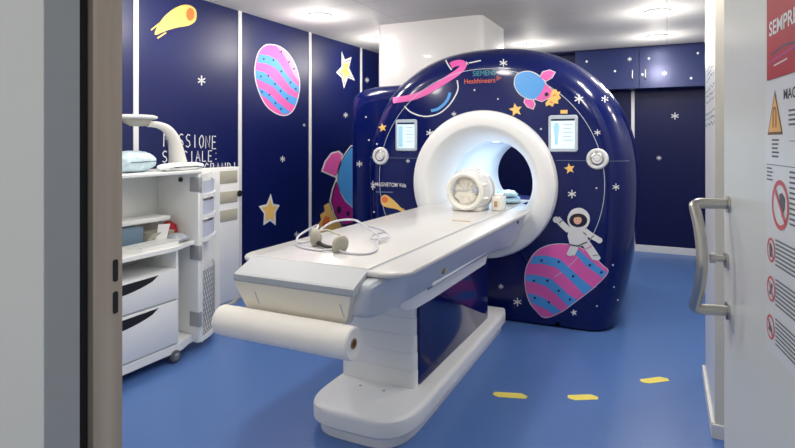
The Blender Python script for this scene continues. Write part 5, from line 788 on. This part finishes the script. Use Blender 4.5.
for y in (2.625, 1.80):
    for x in (XF+.004, XB+.06):
        k = obj('caster', tube(B(), [(x, y, .062), (x, y, .05)], .022, 12), 'greyplastic', ct)
        bm = B(); lathe(bm, [(0, -.016), (.032, -.016), (.040, -.010), (.040, .010), (.032, .016), (0, .016)], (x, y, .040), 'x', 24); wv = obj('wheel', bm, 'rubberdark', k, True)
        bm = B(); lathe(bm, [(0, .0175), (.022, .017), (.024, .015)], (x, y, .040), 'x', 20); obj('hub', bm, 'rubber', k)
bm = B(); rod(bm, (XF-.16, Y1-.03, 1.18), (XF-.16, Y1-.016, 1.18), .016, 16); obj('cable_grommet', bm, 'dark', ct)
# folded back door with pockets
H0 = Vector((XF+.001, Y1+.004, 0)); DD = Vector((-.58, .815, 0)).normalized(); DN = Vector((DD.y, -DD.x, 0))   # DN: towards the pockets
def dp(s, h, z): return H0+DD*s+DN*h+Vector((0, 0, z))
def dbox(bm, s0, s1, h0, h1, z0, z1):
    c = [dp(s, h, 0) for s, h in ((s0, h0), (s1, h0), (s1, h1), (s0, h1))]
    return loft(bm, [[p+Vector((0, 0, z0)) for p in c], [p+Vector((0, 0, z1)) for p in c]])
DW = .47
dpl = obj('door', dbox(B(), 0, DW, -.02, 0, .06, 1.215), 'cart', ct, False, 'cart door folded back with pockets')
bm = B(); dbox(bm, 0, .008, 0, .012, .06, 1.215); dbox(bm, DW-.02, DW, 0, .06, .06, 1.215); obj('side_rim', bm, 'cart', dpl, False)
def lip(z, h=.03):
    bm = B(); pts = [(.008, 0)]+[(.008+(DW-.028)*i/14,   .008+.05*math.sin(math.pi*i/14)) for i in range(15)]+[(DW-.02, 0)]
    loft(bm, [[dp(s, q, z) for s, q in pts], [dp(s, q, z+h) for s, q in pts]]); return bm
for z in (1.05, .90, .745): obj('pocket_shelf', lip(z), 'cart', dpl, False)
obj('pocket_shelf', lip(.06, .035), 'cart', dpl, False)
for z0, z1 in ((1.08, 1.17), (.93, 1.03), (.775, .88)):
    bm = B(); pts = [(.012+(DW-.034)*i/10, .004+.044*math.sin(math.pi*i/10)) for i in range(11)]
    loft(bm, [[dp(s, q, z0) for s, q in pts]+[dp(s, q-.004, z0) for s, q in pts[::-1]], [dp(s, q, z1) for s, q in pts]+[dp(s, q-.004, z1) for s, q in pts[::-1]]]); obj('pocket_front', bm, 'pocket', dpl, True, 'pale lilac pocket front')
bm = B()
for i in range(12):
    for sg_ in (1, -1):
        pts = []
        for k in range(7):
            s = .03+(DW-.06)*((i/12+sg_*k/6*.5) % 1.0); pts.append((s,   .01+.04*math.sin(math.pi*(s-.03)/(DW-.06)), .10+.44*k/6))
        seg = [[pts[0]]]
        for a, b in zip(pts, pts[1:]):
            if abs(a[0]-b[0]) > .15: seg.append([b])
            else: seg[-1].append(b)
        for q in seg:
            if len(q) > 1: tube(bm, [dp(*p) for p in q], .003, 6)
for z in (.10, .54): tube(bm, [dp(.03+(DW-.06)*k/10,   .01+.04*math.sin(math.pi*k/10), z) for k in range(11)], .004, 6)
obj('wire_basket', bm, 'hinge', dpl, True, 'grey wire mesh basket')
for z in (1.15, .68, .22):
    bm = B(); box(bm, XF-.075, XF+.012, Y1-.024, Y1-.016, z-.05, z+.05, .004); box(bm, XF-.004, XF+.012, Y1-.02, Y1+.006, z-.05, z+.05, .002); obj('hinge', bm, 'hinge', ct)
# slatted panel against the wall
sp = thing('slatted_panel', 'tall white panel with three beige strips standing against the navy wall', 'panel', (-3.49, 3.68, 0))
obj('board', box(B(), -3.54, -3.45, 3.40, 3.85, .045, 1.22, .006), 'cart', sp)
for z0, z1 in ((1.08, 1.19), (.908, 1.01), (.75, .85)): obj('strip', box(B(), -3.47, -3.447, 3.44, 3.822, z0, z1, .003), 'beige', sp, True, 'beige strip')
obj('foot', box(B(), -3.53, -3.46, 3.42, 3.83, 0, .045), 'greyplastic', sp)
bm = B(); lathe(bm, [(.028, 0), (.028, .012), (.0, .014)], (-3.45, 3.846, .98), 'x', 20); obj('grip', bm, 'dark', sp)

# things on the cart
lp = thing('desk_lamp', 'white curved arm desk lamp standing on the cart top', 'lamp', (-3.1, 2.82, 1.25))
bm = B()
pth = spline([(-3.1, 2.835, 1.25), (-3.1, 2.83, 1.32), (-3.1, 2.815, 1.40), (-3.1, 2.79, 1.475), (-3.1, 2.74, 1.53), (-3.1, 2.665, 1.558), (-3.1, 2.58, 1.565)], 6)
n_ = len(pth); tube(bm, pth, [.072-.050*min(1, (i/(n_-1))*1.15)**.8 for i in range(n_)], 16); obj('arm', bm, 'lampcream', lp)
bm = B(); box(bm, -3.17, -3.02, 2.74, 2.92, 1.25, 1.268, .008, 3); obj('base', bm, 'white', lp)
bm = B(); lathe(bm, [(0, .02), (.11, .018), (.135, .010), (.138, 0), (.125, -.008), (0, -.010)], (-3.1, 2.50, 1.602), 'z', 32)
for v in bm.verts: v.co.x = -3.1+(v.co.x+3.1)*.75
hdp = obj('lamp_head', bm, 'white', lp)
bm = B(); lathe(bm, [(.10, 0), (.085, -.03), (.05, -.048), (0, -.05)], (-3.1, 2.50, 1.595), 'z', 24)
for v in bm.verts: v.co.x = -3.1+(v.co.x+3.1)*.75
obj('diffuser', bm, 'headgrey', hdp)
pillow((-3.08, 2.42, 1.318), .12, .15, .068, .2, 'plastic_package', 'pale blue plastic package on the cart top beside the desk lamp', 1)
pillow((-2.965, 2.74, 1.276), .055, .19, .026, .1, 'plastic_pouch', 'flat white plastic pouch on the cart top in front of the lamp', 2)
for o in COL.objects:
    if o.name.startswith('plastic_package'): o['category'] = 'package'
    if o.name.startswith('plastic_pouch'): o['category'] = 'pouch'
single('storage_box', box(B(), -3.15, -3.04, 2.20, 2.50, .765, .895, .006), 'slate', 'blue grey box on the middle shelf of the cart', 'box')
bm = B(); v = [(-3.0, 2.24), (-2.88, 2.36), (-2.90, 2.66), (-3.03, 2.66)]
loft(bm, [[(x, y, .765) for x, y in v], [(x*1.0-.0, y, .79) for x, y in v], [(-2.955+(x+2.955)*1.12, 2.48+(y-2.48)*1.08, .80) for x, y in v]])
single('white_tray', bm, 'cart', 'shallow white tray in front of the grey box on the cart shelf', 'tray', smooth=False)
bm = B(); R_ = [(-3.17, 2.52), (-3.03, 2.52), (-3.03, 2.70), (-3.17, 2.70)]
loft(bm, [[(x, y, .80) for x, y in R_], [(x+.02, y+.03, .845) for x, y in R_]]); box(bm, -3.16, -3.06, 2.54, 2.68, .765, .802)
single('dark_case', bm, 'headgrey', 'taupe case lying behind the tray on the cart shelf', 'case', smooth=False)
bm = B(); loft(bm, [[(-3.02, 2.575, .80), (-2.985, 2.63, .80), (-2.982, 2.63, .80), (-3.017, 2.575, .80)], [(-3.04, 2.615, .895), (-3.005, 2.68, .895), (-3.002, 2.68, .895), (-3.037, 2.615, .895)]])
single('paper_card', bm, 'white', 'white card leaning upright beside the red pouch on the cart', 'card', smooth=False)
bm = B(); lathe(bm, [(0, .0), (.05, .004), (.06, .05), (.05, .10), (.02, .125), (0, .127)], (-3.125, 2.775, .765), 'z', 20); single('red_pouch', bm, 'red', 'round red pouch on the cart shelf behind the white card', 'pouch')
bm = B(); secs = []
for i in range(9):
    t = -1+2*i/8; q = (1-t*t)**.5*.95+.05
    secs.append([(-3.0+.085*q*math.cos(2*math.pi*k/18), 2.725+.095*t, .765+.03*q+.03*q*math.sin(2*math.pi*k/18)) for k in range(18)])
loft(bm, secs); single('patterned_bag', bm, 'film', 'speckled grey plastic bag at the end of the cart shelf', 'bag')
